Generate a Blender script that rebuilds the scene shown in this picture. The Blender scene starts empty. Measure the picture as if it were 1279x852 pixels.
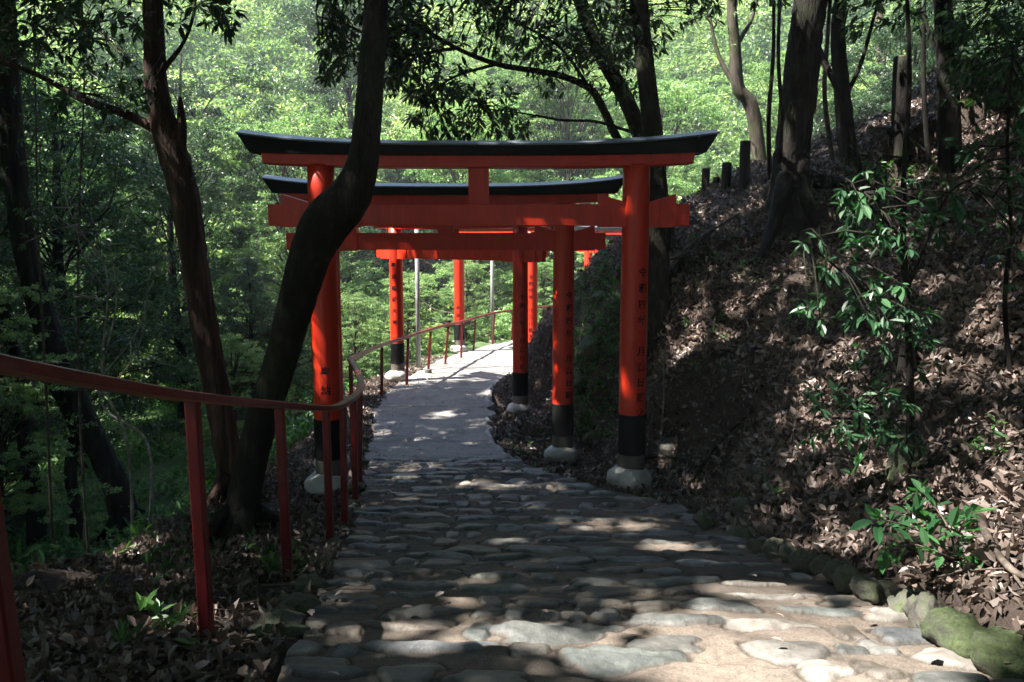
import bpy, math, random
import numpy as np
from mathutils import Vector
R = math.radians
SC = bpy.context.scene
COL = SC.collection
rng = np.random.default_rng(7)
random.seed(7)
sin, cos, pi = math.sin, math.cos, math.pi

# ------------------------------------------------------------------ camera
PITCH = R(7.5); F = 1000.0
cam = bpy.data.cameras.new('camera'); cam.lens = 36 * F / 1279; cam.sensor_width = 36
cam.clip_start = .05; cam.clip_end = 600
co = bpy.data.objects.new('camera', cam); COL.objects.link(co)
co.location = (0, 0, 0); co.rotation_euler = (R(90) - PITCH, 0, 0)
SC.camera = co

def P(px, py, d):
    """real point on the sight line through a spot of the photograph, d metres ahead of the camera"""
    a = (px - 639.5) / F; b = (426 - py) / F
    y = cos(PITCH) + b * sin(PITCH); z = -sin(PITCH) + b * cos(PITCH)
    return np.array([a * d / y, d, z * d / y])
def S(p):
    x, y, z = p
    dc = y * cos(PITCH) - z * sin(PITCH); up = y * sin(PITCH) + z * cos(PITCH)
    return 639.5 + F * x / dc, 426 - F * up / dc

# ------------------------------------------------------------------ objects
def tag(o, label=None, cat=None, group=None, kind=None):
    if label: o['label'] = label
    if cat: o['category'] = cat
    if group: o['group'] = group
    if kind: o['kind'] = kind
    return o
def thing(name, label, cat, loc, group=None):
    o = bpy.data.objects.new(name, None); COL.objects.link(o)
    o.location = [float(v) for v in loc]; o.empty_display_size = .2
    return tag(o, label, cat, group)
def build(name, V, Fs, mats, parent=None, attrs=None, smooth=False, mi=None, origin=None):
    """V (n,3) in world coordinates; Fs a list of (m,3)/(m,4) index arrays"""
    V = np.asarray(V, dtype=np.float64)
    if parent is not None: V = V - np.array(parent.location)
    if origin is not None: V = V - np.asarray(origin)
    if not isinstance(Fs, list): Fs = [Fs]
    Fs = [np.asarray(f, dtype=np.int32) for f in Fs if len(f)]
    me = bpy.data.meshes.new(name)
    nl = sum(f.size for f in Fs); nf = sum(len(f) for f in Fs)
    me.vertices.add(len(V)); me.vertices.foreach_set('co', V.astype(np.float32).ravel())
    me.loops.add(nl); me.loops.foreach_set('vertex_index', np.concatenate([f.ravel() for f in Fs]))
    me.polygons.add(nf)
    tot = np.concatenate([np.full(len(f), f.shape[1]) for f in Fs])
    st = np.concatenate([[0], np.cumsum(tot)[:-1]])
    me.polygons.foreach_set('loop_start', st.astype(np.int32))
    me.polygons.foreach_set('loop_total', tot.astype(np.int32))
    if not isinstance(mats, (list, tuple)): mats = [mats]
    for m in mats: me.materials.append(m)
    if mi is not None: me.polygons.foreach_set('material_index', np.asarray(mi, dtype=np.int32))
    me.polygons.foreach_set('use_smooth', np.full(nf, bool(smooth)))
    for k, a in (attrs or {}).items():
        a = np.asarray(a, dtype=np.float32)
        if a.ndim == 1:
            at = me.attributes.new(k, 'FLOAT', 'POINT'); at.data.foreach_set('value', a)
        else:
            at = me.attributes.new(k, 'FLOAT_COLOR', 'POINT')
            at.data.foreach_set('color', np.c_[a, np.ones(len(a))].astype(np.float32).ravel())
    me.update(calc_edges=True); me.validate()
    o = bpy.data.objects.new(name, me); COL.objects.link(o)
    if parent is not None: o.parent = parent
    if origin is not None: o.location = [float(v) for v in origin]
    return o
class MB:
    """collects pieces of ONE object"""
    def __init__(s): s.V = []; s.T = []; s.Q = []; s.n = 0; s.A = []
    def add(s, V, T=None, Q=None, a=0.0):
        V = np.asarray(V, dtype=float)
        s.V.append(V)
        if T is not None and len(T): s.T.append(np.asarray(T) + s.n)
        if Q is not None and len(Q): s.Q.append(np.asarray(Q) + s.n)
        s.A.append(np.full(len(V), a) if np.isscalar(a) else a)
        s.n += len(V); return s
    def build(s, name, mat, parent=None, smooth=False, origin=None):
        fs = []
        if s.T: fs.append(np.concatenate(s.T))
        if s.Q: fs.append(np.concatenate(s.Q))
        return build(name, np.concatenate(s.V), fs, mat, parent, {'rnd': np.concatenate(s.A)}, smooth, origin=origin)

def spline(pts, n):
    """Catmull-Rom through pts (k,m) -> (n,m), evenly in parameter"""
    p = np.asarray(pts, float); k = len(p)
    if k == 2: t = np.linspace(0, 1, n)[:, None]; return p[0] * (1 - t) + p[1] * t
    e = np.vstack([2 * p[0] - p[1], p, 2 * p[-1] - p[-2]])
    u = np.linspace(0, k - 1 - 1e-9, n); i = u.astype(int); f = (u - i)[:, None]
    a, b, c, d = e[i], e[i + 1], e[i + 2], e[i + 3]
    return .5 * (2 * b + (c - a) * f + (2 * a - 5 * b + 4 * c - d) * f ** 2 + (3 * b - a - 3 * c + d) * f ** 3)
def tube(pts, rad, sides=10, n=None, rough=0.0, seed=0, caps=True, flat=1.0):
    """tapered limb: pts (k,3), rad (k,)"""
    pts = np.asarray(pts, float); rad = np.broadcast_to(np.asarray(rad, float), (len(pts),))
    n = n or len(pts)
    q = spline(np.c_[pts, rad], n); c = q[:, :3]; r = np.maximum(q[:, 3], 1e-4)
    t = np.gradient(c, axis=0); t /= np.linalg.norm(t, axis=1)[:, None] + 1e-12
    ref = np.array([0, 1, 0.]) if abs(t[:, 2]).mean() > .6 else np.array([0, 0, 1.])
    u = np.cross(t, ref); u /= np.linalg.norm(u, axis=1)[:, None] + 1e-12
    w = np.cross(t, u)
    an = np.linspace(0, 2 * pi, sides, endpoint=False)
    g = np.random.default_rng(seed)
    rr = np.repeat(r[:, None], sides, 1)
    if rough:
        k = rough * (.6 * np.sin(an[None] * 3 + g.random() * 6 + np.linspace(0, 4, n)[:, None]) + .5 * np.sin(an[None] * 5 + g.random() * 6 - np.linspace(0, 7, n)[:, None])
                     + .5 * g.standard_normal((n, sides)))
        rr = rr * (1 + k)
    V = c[:, None] + rr[..., None] * (u[:, None] * np.cos(an)[None, :, None] + w[:, None] * np.sin(an)[None, :, None] * flat)
    V = V.reshape(-1, 3)
    i, j = np.meshgrid(np.arange(n - 1), np.arange(sides), indexing='ij'); i = i.ravel(); j = j.ravel(); j2 = (j + 1) % sides
    Q = np.c_[i * sides + j, i * sides + j2, (i + 1) * sides + j2, (i + 1) * sides + j]
    T = np.zeros((0, 3), int)
    if caps:
        V = np.vstack([V, c[0], c[-1]]); j = np.arange(sides); j2 = (j + 1) % sides
        T = np.vstack([np.c_[j2, j, np.full(sides, n * sides)], np.c_[(n - 1) * sides + j, (n - 1) * sides + j2, np.full(sides, n * sides + 1)]])
    return V, T, Q
def box(c, s, rz=0, bev=0):
    c = np.asarray(c, float); h = np.asarray(s, float) / 2
    if bev:
        b = bev; prof = [(-h[0] + b, -h[1]), (h[0] - b, -h[1]), (h[0], -h[1] + b), (h[0], h[1] - b), (h[0] - b, h[1]), (-h[0] + b, h[1]), (-h[0], h[1] - b), (-h[0], -h[1] + b)]
        V = []
        for z, k in ((-h[2], b), (-h[2] + b, 0), (h[2] - b, 0), (h[2], b)):
            V += [(x * (1 - k / h[0]), y * (1 - k / h[1]), z) for x, y in prof]
        Q = [(r * 8 + j, r * 8 + (j + 1) % 8, (r + 1) * 8 + (j + 1) % 8, (r + 1) * 8 + j) for r in range(3) for j in range(8)]
        T = []
        for base, fl in ((0, 1), (24, 0)):
            for j in range(1, 7):
                t = (base, base + j, base + j + 1); T.append(t[::-1] if fl else t)
        V = np.array(V)
    else:
        V = np.array([(x, y, z) for z in (-h[2], h[2]) for x, y in ((-h[0], -h[1]), (h[0], -h[1]), (h[0], h[1]), (-h[0], h[1]))]); T = []
        Q = [(3, 2, 1, 0), (4, 5, 6, 7), (0, 1, 5, 4), (1, 2, 6, 5), (2, 3, 7, 6), (3, 0, 4, 7)]
    m = np.array([[cos(rz), -sin(rz), 0], [sin(rz), cos(rz), 0], [0, 0, 1]])
    return V @ m.T + c, T, Q

# ------------------------------------------------------------------ noise
def _h(i, j, s):
    n = (i * 374761393 + j * 668265263 + s * 144664 + 1274126177) & 0xffffffff
    n = ((n ^ (n >> 13)) * 1274126177) & 0xffffffff
    return ((n ^ (n >> 16)) & 0xffff) / 65535.0
def vn(x, y, s=0):
    x = np.asarray(x, float); y = np.asarray(y, float)
    i = np.floor(x).astype(np.int64); j = np.floor(y).astype(np.int64); f = x - i; g = y - j
    f = f * f * (3 - 2 * f); g = g * g * (3 - 2 * g)
    return (_h(i, j, s) * (1 - f) + _h(i + 1, j, s) * f) * (1 - g) + (_h(i, j + 1, s) * (1 - f) + _h(i + 1, j + 1, s) * f) * g - .5
def fbm(x, y, s=0, o=4):
    return sum(vn(np.asarray(x) * 2 ** k, np.asarray(y) * 2 ** k, s + k * 17) * .5 ** k for k in range(o))
def sstep(a, b, x): t = np.clip((x - a) / (b - a), 0, 1); return t * t * (3 - 2 * t)

# ------------------------------------------------------------------ path course and terrain
PAIR = [  # left x,y  right x,y  z
    (-.45, -2.5, 1.35, -2.5, -.75), (-.6, 1, 1.6, 1, -1.15), (-.75, 2.6, 1.55, 2.6, -1.41), (-.9, 3.8, 1.62, 3.8, -1.68), (-1.06, 5.1, 1.42, 5.1, -1.95),
    (-1.14, 6, 1.18, 6, -2.07), (-1.25, 6.6, .85, 6.5, -2.13), (-1.33, 7.1, .47, 7.1, -2.19), (-1.45, 8, .04, 8, -2.3), (-1.6, 8.9, -.12, 8.7, -2.4),
    (-1.9, 10.7, -.27, 10.5, -2.47), (-2.02, 12.9, -.37, 12.5, -2.54), (-1.9, 14.7, -.15, 14.3, -2.58), (-1.5, 17, .5, 16.2, -2.63),
    (-.9, 18.8, 1.6, 17.6, -2.67), (.2, 20.8, 3.2, 18.6, -2.7), (2, 22.6, 4.5, 19.3, -2.72), (5, 24.2, 6.6, 20.2, -2.7), (10, 25, 10.5, 21, -2.6), (20, 26, 20, 22, -2.4)]
PP = np.array(PAIR)
PS = spline(PP, 400)
LP = PS[:, [0, 1, 4]]; RP = PS[:, [2, 3, 4]]
def side(x, y, pl, sgn):
    """signed distance outward from an edge, z and course-y of the nearest edge point"""
    out = np.empty(x.size); z = np.empty(x.size); yy = np.empty(x.size)
    a = pl[:-1, :2]; d = pl[1:, :2] - a; L2 = (d ** 2).sum(1)
    for k in range(0, x.size, 20000):
        q = np.c_[x[k:k + 20000], y[k:k + 20000]]
        r = q[:, None] - a[None]
        t = np.clip((r * d).sum(2) / L2, 0, 1)
        e = r - t[..., None] * d; D = (e ** 2).sum(2); i = D.argmin(1); n = np.arange(len(q))
        cr = d[i, 0] * r[n, i, 1] - d[i, 1] * r[n, i, 0]
        out[k:k + 20000] = np.sqrt(D[n, i]) * np.where(cr * sgn > 0, 1, -1)
        tt = t[n, i]; z[k:k + 20000] = pl[i, 2] * (1 - tt) + pl[i + 1, 2] * tt; yy[k:k + 20000] = pl[i, 1] * (1 - tt) + pl[i + 1, 1] * tt
    return out, z, yy
FEET = [P(412, 604, 7.0), P(788, 598, 7.0), P(418, 577, 8.9), P(702.5, 568, 8.9), P(497, 470, 14.1), P(650, 512, 12.3), P(574, 437, 18.4), P(664, 463, 16.3)]
def terr(x, y, info=False):
    x = np.atleast_1d(np.asarray(x, float)); y = np.atleast_1d(np.asarray(y, float)); shp = x.shape; x = x.ravel(); y = y.ravel()
    sL, zL, yL = side(x, y, LP, 1); sR, zR, yR = side(x, y, RP, -1)
    right = (sR > 0) & ((sL <= 0) | (sR < sL)); left = (sL > 0) & ~right
    # the bank
    A = np.interp(yR, [0, 4, 6, 7.5, 9, 13, 16, 20], [.25, .3, .55, .85, 1.45, 1.5, .9, .8])
    s = np.maximum(sR, 0)
    s0 = np.maximum(s - np.interp(yR, [5, 6.5, 9, 12, 14], [.08, .62, .82, .66, .3]), 0)
    hr = np.where(s0 < 6, .46 * s0, 2.76 + .3 * (s0 - 6)) + A * (1 - np.exp(-s0 / .5)) + .05 * sstep(0, .15, s) + .05 * s
    hr += (fbm(x * .9, y * .9, 3) * .5 + fbm(x * 3, y * 3, 9, 3) * .12) * np.clip(s / 1.2, 0, 1)
    # the shoulder and the ravine
    w = np.interp(yL, [0, 5, 7, 9, 14, 30], [1.75, 1.65, 1.15, .6, .45, .6])
    t = np.maximum(sL, 0); q = np.maximum(t - w, 0)
    hl = -.03 * np.minimum(t, w) - 2.6 * (1 - np.exp(-q / 2.6)) - .02 * q + fbm(x * .8, y * .8, 5) * .22 * np.clip(t, 0, 1) + fbm(x * 4, y * 4, 6, 3) * .05 * np.clip(t * 2, 0, 1)
    z = np.where(right, zR + hr, np.where(left, zL + hl, .5 * (zL + zR)))
    r = np.hypot(x, y - 4)
    z = z + np.minimum(.6 * np.maximum(r - 25, 0) ** 1.05, 30) * np.where(right, .6, 1)
    for f in FEET: k = 1 - sstep(.45, 1.15, np.hypot(x - f[0], (y - f[1] + .3) * .85)); z = z * (1 - k) + (f[2] - .07) * k
    ins = ~(right | left)
    if info: return z, np.where(right, sR, np.where(left, sL, 0)), np.where(right, 1, np.where(left, -1, 0))
    return z.reshape(shp)
def gz(x, y): return float(terr([x], [y])[0])
def hit(px, py, dmin=1.5, dmax=40):
    a = P(px, py, 1.0)
    for n in (150, 24):
        d = np.linspace(dmin, dmax, n)
        p = d[:, None] * a[None]; g = terr(p[:, 0], p[:, 1]) - p[:, 2]
        i = np.argmax(g > 0)
        if g[i] <= 0: return p[-1]
        dmin, dmax = d[max(i - 1, 0)], d[i] + 1e-6
    return p[i]

# ------------------------------------------------------------------ materials
def mat(name):
    m = bpy.data.materials.new(name); m.use_nodes = True; nt = m.node_tree
    for n in list(nt.nodes): nt.nodes.remove(n)
    out = nt.nodes.new('ShaderNodeOutputMaterial')
    return m, nt, out
def N(nt, t, **kw):
    n = nt.nodes.new(t)
    for k, v in kw.items():
        if k.startswith('i_'):
            n.inputs[k[2:].replace('_', ' ')].default_value = v
        else: setattr(n, k, v)
    return n
def L(nt, a, b): nt.links.new(a, b)
def ramp(nt, fac, stops):
    r = nt.nodes.new('ShaderNodeValToRGB'); e = r.color_ramp.elements
    while len(e) < len(stops): e.new(.5)
    for k, (p, c) in enumerate(stops): e[k].position = p; e[k].color = (*c, 1)
    if fac is not None: L(nt, fac, r.inputs[0])
    return r
def coords(nt, scale=(1, 1, 1)):
    tc = N(nt, 'ShaderNodeTexCoord'); mp = N(nt, 'ShaderNodeMapping'); mp.inputs['Scale'].default_value = scale
    L(nt, tc.outputs['Object'], mp.inputs[0]); return mp.outputs[0]
def noise(nt, vec, scale, detail=6, rough=.6):
    n = N(nt, 'ShaderNodeTexNoise'); n.inputs['Scale'].default_value = scale; n.inputs['Detail'].default_value = detail
    n.inputs['Roughness'].default_value = rough
    if vec is not None: L(nt, vec, n.inputs['Vector'])
    return n
def bump(nt, h, strength, dist=.01, normal=None):
    b = N(nt, 'ShaderNodeBump'); b.inputs['Strength'].default_value = strength; b.inputs['Distance'].default_value = dist
    L(nt, h, b.inputs['Height'])
    if normal is not None: L(nt, normal, b.inputs['Normal'])
    return b.outputs[0]
def surf(name, stops, scale=6, vscale=(1, 1, 1), rough=(.5, .8), bm=(30, .3, .01), detail=8, spec=.4, attr=False, seed=None):
    m, nt, out = mat(name); v = coords(nt, vscale); n = noise(nt, v, scale, detail)
    fac = n.outputs['Fac']
    if attr:
        at = N(nt, 'ShaderNodeAttribute', attribute_name='rnd')
        mx = N(nt, 'ShaderNodeMath', operation='MULTIPLY_ADD'); L(nt, fac, mx.inputs[0]); mx.inputs[1].default_value = .5; L(nt, at.outputs['Fac'], mx.inputs[2])
        sb = N(nt, 'ShaderNodeMath', operation='SUBTRACT'); L(nt, mx.outputs[0], sb.inputs[0]); sb.inputs[1].default_value = .25; fac = sb.outputs[0]
    r = ramp(nt, fac, stops)
    b = N(nt, 'ShaderNodeBsdfPrincipled'); L(nt, r.outputs[0], b.inputs['Base Color'])
    mr = N(nt, 'ShaderNodeMapRange'); L(nt, n.outputs['Fac'], mr.inputs[0]); mr.inputs[3].default_value = rough[0]; mr.inputs[4].default_value = rough[1]
    L(nt, mr.outputs[0], b.inputs['Roughness']); b.inputs['Specular IOR Level'].default_value = spec
    n2 = noise(nt, v, bm[0], 6); L(nt, bump(nt, n2.outputs['Fac'], bm[1], bm[2]), b.inputs['Normal'])
    L(nt, b.outputs[0], out.inputs[0]); return m
def bark(name, c0, c1, c2, vs=(1, 1, .16), sc=9, strength=.9, moss=0.0):
    m, nt, out = mat(name); v = coords(nt, vs)
    n = noise(nt, v, sc, 8, .65); n2 = noise(nt, v, sc * 4, 6, .7); n3 = noise(nt, coords(nt), 2.2, 4)
    r = ramp(nt, n.outputs['Fac'], [(.32, c0), (.5, c1), (.7, c2)])
    col = r.outputs[0]
    if moss:
        mx = N(nt, 'ShaderNodeMix', data_type='RGBA'); rr = ramp(nt, n3.outputs['Fac'], [(.5, (0, 0, 0)), (.62, (moss,) * 3)])
        L(nt, rr.outputs[0], mx.inputs['Factor']); L(nt, col, mx.inputs['A']); mx.inputs['B'].default_value = (.045, .065, .02, 1); col = mx.outputs['Result']
    b = N(nt, 'ShaderNodeBsdfPrincipled'); L(nt, col, b.inputs['Base Color']); b.inputs['Roughness'].default_value = .85; b.inputs['Specular IOR Level'].default_value = .25
    nn = bump(nt, n.outputs['Fac'], strength, .05); L(nt, bump(nt, n2.outputs['Fac'], strength * .6, .012, nn), b.inputs['Normal'])
    L(nt, b.outputs[0], out.inputs[0]); return m
def leafmat(name, stops, trans=.4, tcol=(1.5, 1.6, .7), rough=.42, spec=.5):
    m, nt, out = mat(name)
    at = N(nt, 'ShaderNodeAttribute', attribute_name='rnd')
    oi = N(nt, 'ShaderNodeObjectInfo')
    v = N(nt, 'ShaderNodeTexCoord'); n = noise(nt, v.outputs['Object'], 1.3, 3)
    ad = N(nt, 'ShaderNodeMath', operation='MULTIPLY_ADD'); L(nt, n.outputs['Fac'], ad.inputs[0]); ad.inputs[1].default_value = .6; L(nt, at.outputs['Fac'], ad.inputs[2])
    sb = N(nt, 'ShaderNodeMath', operation='SUBTRACT'); L(nt, ad.outputs[0], sb.inputs[0]); sb.inputs[1].default_value = .3
    r = ramp(nt, sb.outputs[0], stops)
    hs = N(nt, 'ShaderNodeHueSaturation'); L(nt, r.outputs[0], hs.inputs['Color'])
    mr = N(nt, 'ShaderNodeMapRange'); L(nt, oi.outputs['Random'], mr.inputs[0]); mr.inputs[3].default_value = .8; mr.inputs[4].default_value = 1.2; L(nt, mr.outputs[0], hs.inputs['Value'])
    b = N(nt, 'ShaderNodeBsdfPrincipled'); L(nt, hs.outputs[0], b.inputs['Base Color']); b.inputs['Roughness'].default_value = rough; b.inputs['Specular IOR Level'].default_value = spec
    t = N(nt, 'ShaderNodeBsdfTranslucent')
    mu = N(nt, 'ShaderNodeMix', data_type='RGBA', blend_type='MULTIPLY'); mu.inputs['Factor'].default_value = 1; L(nt, hs.outputs[0], mu.inputs['A']); mu.inputs['B'].default_value = (*tcol, 1)
    L(nt, mu.outputs['Result'], t.inputs['Color'])
    mx = N(nt, 'ShaderNodeMixShader'); mx.inputs[0].default_value = trans; L(nt, b.outputs[0], mx.inputs[1]); L(nt, t.outputs[0], mx.inputs[2])
    L(nt, mx.outputs[0], out.inputs[0]); return m
M = {}
def paint(name, dark, mid, light, fade):
    m, nt, out = mat(name); v = coords(nt, (1, 1, .25)); n = noise(nt, v, 5, 8, .7); n2 = noise(nt, coords(nt, (9, 9, .5)), 3, 6, .6); n3 = noise(nt, coords(nt), 45, 5, .7); n4 = noise(nt, coords(nt), 1.6, 3)
    r = ramp(nt, n.outputs['Fac'], [(.3, dark), (.5, mid), (.72, light)])
    k = ramp(nt, n2.outputs['Fac'], [(.33, (.8, .78, .76)), (.5, (1, 1, 1))])
    mu = N(nt, 'ShaderNodeMix', data_type='RGBA', blend_type='MULTIPLY'); mu.inputs['Factor'].default_value = 1; L(nt, r.outputs[0], mu.inputs['A']); L(nt, k.outputs[0], mu.inputs['B'])
    f = N(nt, 'ShaderNodeMath', operation='MULTIPLY'); L(nt, n3.outputs['Fac'], f.inputs[0]); L(nt, n4.outputs['Fac'], f.inputs[1])
    fr = ramp(nt, f.outputs[0], [(.31, (0, 0, 0)), (.40, (.8, .8, .8))]); mx = N(nt, 'ShaderNodeMix', data_type='RGBA'); L(nt, fr.outputs[0], mx.inputs['Factor']); L(nt, mu.outputs['Result'], mx.inputs['A']); mx.inputs['B'].default_value = (*fade, 1)
    b = N(nt, 'ShaderNodeBsdfPrincipled'); L(nt, mx.outputs['Result'], b.inputs['Base Color']); mr = N(nt, 'ShaderNodeMapRange'); L(nt, n.outputs['Fac'], mr.inputs[0]); mr.inputs[3].default_value = .3; mr.inputs[4].default_value = .6; L(nt, mr.outputs[0], b.inputs['Roughness'])
    b.inputs['Specular IOR Level'].default_value = .45
    nn = bump(nt, n2.outputs['Fac'], .25, .006); L(nt, bump(nt, n3.outputs['Fac'], .2, .002, nn), b.inputs['Normal']); L(nt, b.outputs[0], out.inputs[0]); return m
M['vermilion'] = paint('vermilion_paint', (.43, .016, .006), (.60, .027, .007), (.66, .042, .012), (.40, .035, .02))
M['black'] = surf('black_paint', [(.3, (.003, .003, .0035)), (.7, (.008, .008, .009))], 5, (1, 1, .4), (.6, .85), (40, .15, .004), spec=.2)
M['cap'] = surf('dull_metal_cap', [(.3, (.04, .05, .06)), (.7, (.09, .105, .12))], 8, (1, 1, 1), (.3, .5), (40, .1, .003), spec=.6)
M['foot'] = surf('grey_concrete_foot', [(.3, (.07, .06, .052)), (.7, (.14, .125, .11))], 7, (1, 1, .5), (.7, .9), (60, .4, .006))
M['pale_stone'] = surf('pale_stone', [(.3, (.26, .25, .23)), (.55, (.42, .41, .38)), (.75, (.52, .51, .48))], 7, (1, 1, 1), (.6, .9), (25, .5, .02))
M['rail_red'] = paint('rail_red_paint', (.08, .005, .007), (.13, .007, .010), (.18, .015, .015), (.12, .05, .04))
M['rail_top'] = surf('worn_sunlit_rail_paint', [(.3, (.30, .07, .055)), (.55, (.40, .16, .13)), (.8, (.48, .27, .22))], 9, (1, 1, 1), (.3, .5), (50, .2, .004), spec=.5)
M['grey_metal'] = surf('galvanised_pole', [(.3, (.22, .24, .24)), (.7, (.34, .36, .36))], 10, (1, 1, 1), (.35, .5), (60, .1, .002))
M['bark_dark'] = bark('dark_bark', (.005, .004, .0035), (.010, .008, .007), (.022, .018, .015), moss=.25)
M['bark_smooth'] = bark('smooth_bark', (.012, .010, .009), (.026, .021, .018), (.055, .046, .038), (1, 1, .3), 11, 1.3, moss=.35)
M['bark_red'] = bark('reddish_peeling_bark', (.018, .009, .008), (.05, .026, .021), (.15, .09, .07), (1, 1, .09), 14, 1.0)
M['bark_pale'] = bark('pale_bark', (.025, .021, .016), (.055, .046, .036), (.11, .095, .075), (1, 1, .35), 8, .5, moss=.5)
M['bark_cedar'] = bark('cedar_bark', (.05, .022, .015), (.13, .06, .04), (.24, .13, .09), (1, 1, .07), 14, 1.0)
M['twig'] = bark('twig_bark', (.03, .022, .018), (.07, .055, .045), (.16, .13, .11), (1, 1, 1), 12, .3)
M['twig_pale'] = bark('pale_twig_bark', (.10, .09, .08), (.2, .18, .16), (.4, .37, .34), (1, 1, 1), 12, .3)
M['leaf_ever'] = leafmat('evergreen_leaf', [(.05, (.012, .033, .017)), (.45, (.03, .070, .032)), (.8, (.06, .115, .05)), (1, (.11, .17, .08))], .3)
M['leaf_wood'] = leafmat('woodland_leaf', [(.05, (.02, .05, .025)), (.4, (.06, .12, .05)), (.65, (.20, .30, .10)), (1, (.42, .48, .22))], .5, (1.2, 1.3, .85), .4, .5)
M['leaf_gloss'] = leafmat('glossy_leaf', [(.05, (.012, .038, .018)), (.5, (.024, .072, .030)), (1, (.05, .125, .05))], .25, (1.2, 1.6, .8), .42, .4)
M['leaf_maple'] = leafmat('maple_leaf', [(.05, (.07, .15, .06)), (.5, (.18, .29, .115)), (1, (.33, .42, .2))], .5, (1.2, 1.35, .85), .4, .5)
M['leaf_seed'] = leafmat('seedling_leaf', [(.05, (.03, .10, .04)), (.5, (.06, .17, .065)), (.93, (.11, .25, .11)), (1, (.3, .05, .04))], .4, (1.2, 1.5, .7), .25, .7)
M['leaf_red'] = leafmat('red_leaf', [(0, (.35, .05, .04)), (1, (.45, .1, .07))], .3)
M['herb'] = leafmat('herb_leaf', [(.05, (.03, .09, .025)), (.5, (.07, .17, .045)), (1, (.13, .25, .08))], .4, (1.2, 1.5, .7))
M['leaf_dead'] = leafmat('dead_leaf', [(.0, (.05, .040, .034)), (.3, (.12, .092, .078)), (.6, (.24, .185, .16)), (.85, (.34, .27, .24)), (1, (.45, .38, .35))], .12, (1.2, 1, .8), .38, .5)
M['soil'] = surf('forest_soil', [(.3, (.018, .012, .009)), (.55, (.045, .030, .022)), (.75, (.09, .062, .048))], 5, (1, 1, 1), (.8, 1), (22, 1, .05))
M['rock'] = surf('bank_rock', [(.3, (.04, .037, .033)), (.5, (.10, .095, .085)), (.7, (.2, .19, .17))], 4, (1, 1, 1), (.6, .95), (9, .9, .06))
def mossy(name, lo, sw=(.45, .6)):
    m, nt, out = mat(name); v = coords(nt)
    n = noise(nt, v, 6, 8); n2 = noise(nt, v, 2.5, 5); n3 = noise(nt, v, 60, 4)
    r = ramp(nt, n.outputs['Fac'], lo); g = N(nt, 'ShaderNodeNewGeometry'); sp = N(nt, 'ShaderNodeSeparateXYZ'); L(nt, g.outputs['Normal'], sp.inputs[0])
    ma = N(nt, 'ShaderNodeMath', operation='MULTIPLY_ADD'); L(nt, sp.outputs['Z'], ma.inputs[0]); ma.inputs[1].default_value = .14; L(nt, n2.outputs['Fac'], ma.inputs[2])
    mk = ramp(nt, ma.outputs[0], [(sw[0], (0, 0, 0)), (sw[1], (.9, .9, .9))]); mr = ramp(nt, n3.outputs['Fac'], [(.3, (.018, .028, .009)), (.7, (.06, .09, .024))])
    mx = N(nt, 'ShaderNodeMix', data_type='RGBA'); L(nt, mk.outputs[0], mx.inputs['Factor']); L(nt, r.outputs[0], mx.inputs['A']); L(nt, mr.outputs[0], mx.inputs['B'])
    b = N(nt, 'ShaderNodeBsdfPrincipled'); L(nt, mx.outputs['Result'], b.inputs['Base Color']); b.inputs['Roughness'].default_value = .85
    nn = bump(nt, n.outputs['Fac'], .8, .04); L(nt, bump(nt, n3.outputs['Fac'], .6, .008, nn), b.inputs['Normal']); L(nt, b.outputs[0], out.inputs[0]); return m
M['moss_rock'] = mossy('mossy_rock', [(.3, (.035, .034, .03)), (.5, (.08, .08, .066)), (.7, (.15, .15, .125))], (.40, .56))
M['kerb_rock'] = mossy('kerb_rock', [(.3, (.04, .038, .034)), (.5, (.10, .095, .082)), (.7, (.18, .17, .15))], (.5, .66))
def ground_mat():
    m, nt, out = mat('ground_soil'); v = coords(nt); at = N(nt, 'ShaderNodeAttribute', attribute_name='green')
    n = noise(nt, v, 4, 8); n2 = noise(nt, v, 30, 5)
    r = ramp(nt, n.outputs['Fac'], [(.3, (.02, .013, .01)), (.55, (.05, .034, .025)), (.75, (.1, .07, .055))])
    g = ramp(nt, n2.outputs['Fac'], [(.3, (.03, .06, .02)), (.7, (.09, .15, .04))])
    mx = N(nt, 'ShaderNodeMix', data_type='RGBA'); L(nt, at.outputs['Fac'], mx.inputs['Factor']); L(nt, r.outputs[0], mx.inputs['A']); L(nt, g.outputs[0], mx.inputs['B'])
    b = N(nt, 'ShaderNodeBsdfPrincipled'); L(nt, mx.outputs['Result'], b.inputs['Base Color']); b.inputs['Roughness'].default_value = .95
    L(nt, bump(nt, n2.outputs['Fac'], 1, .04), b.inputs['Normal']); L(nt, b.outputs[0], out.inputs[0]); return m
M['ground'] = ground_mat()
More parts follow.
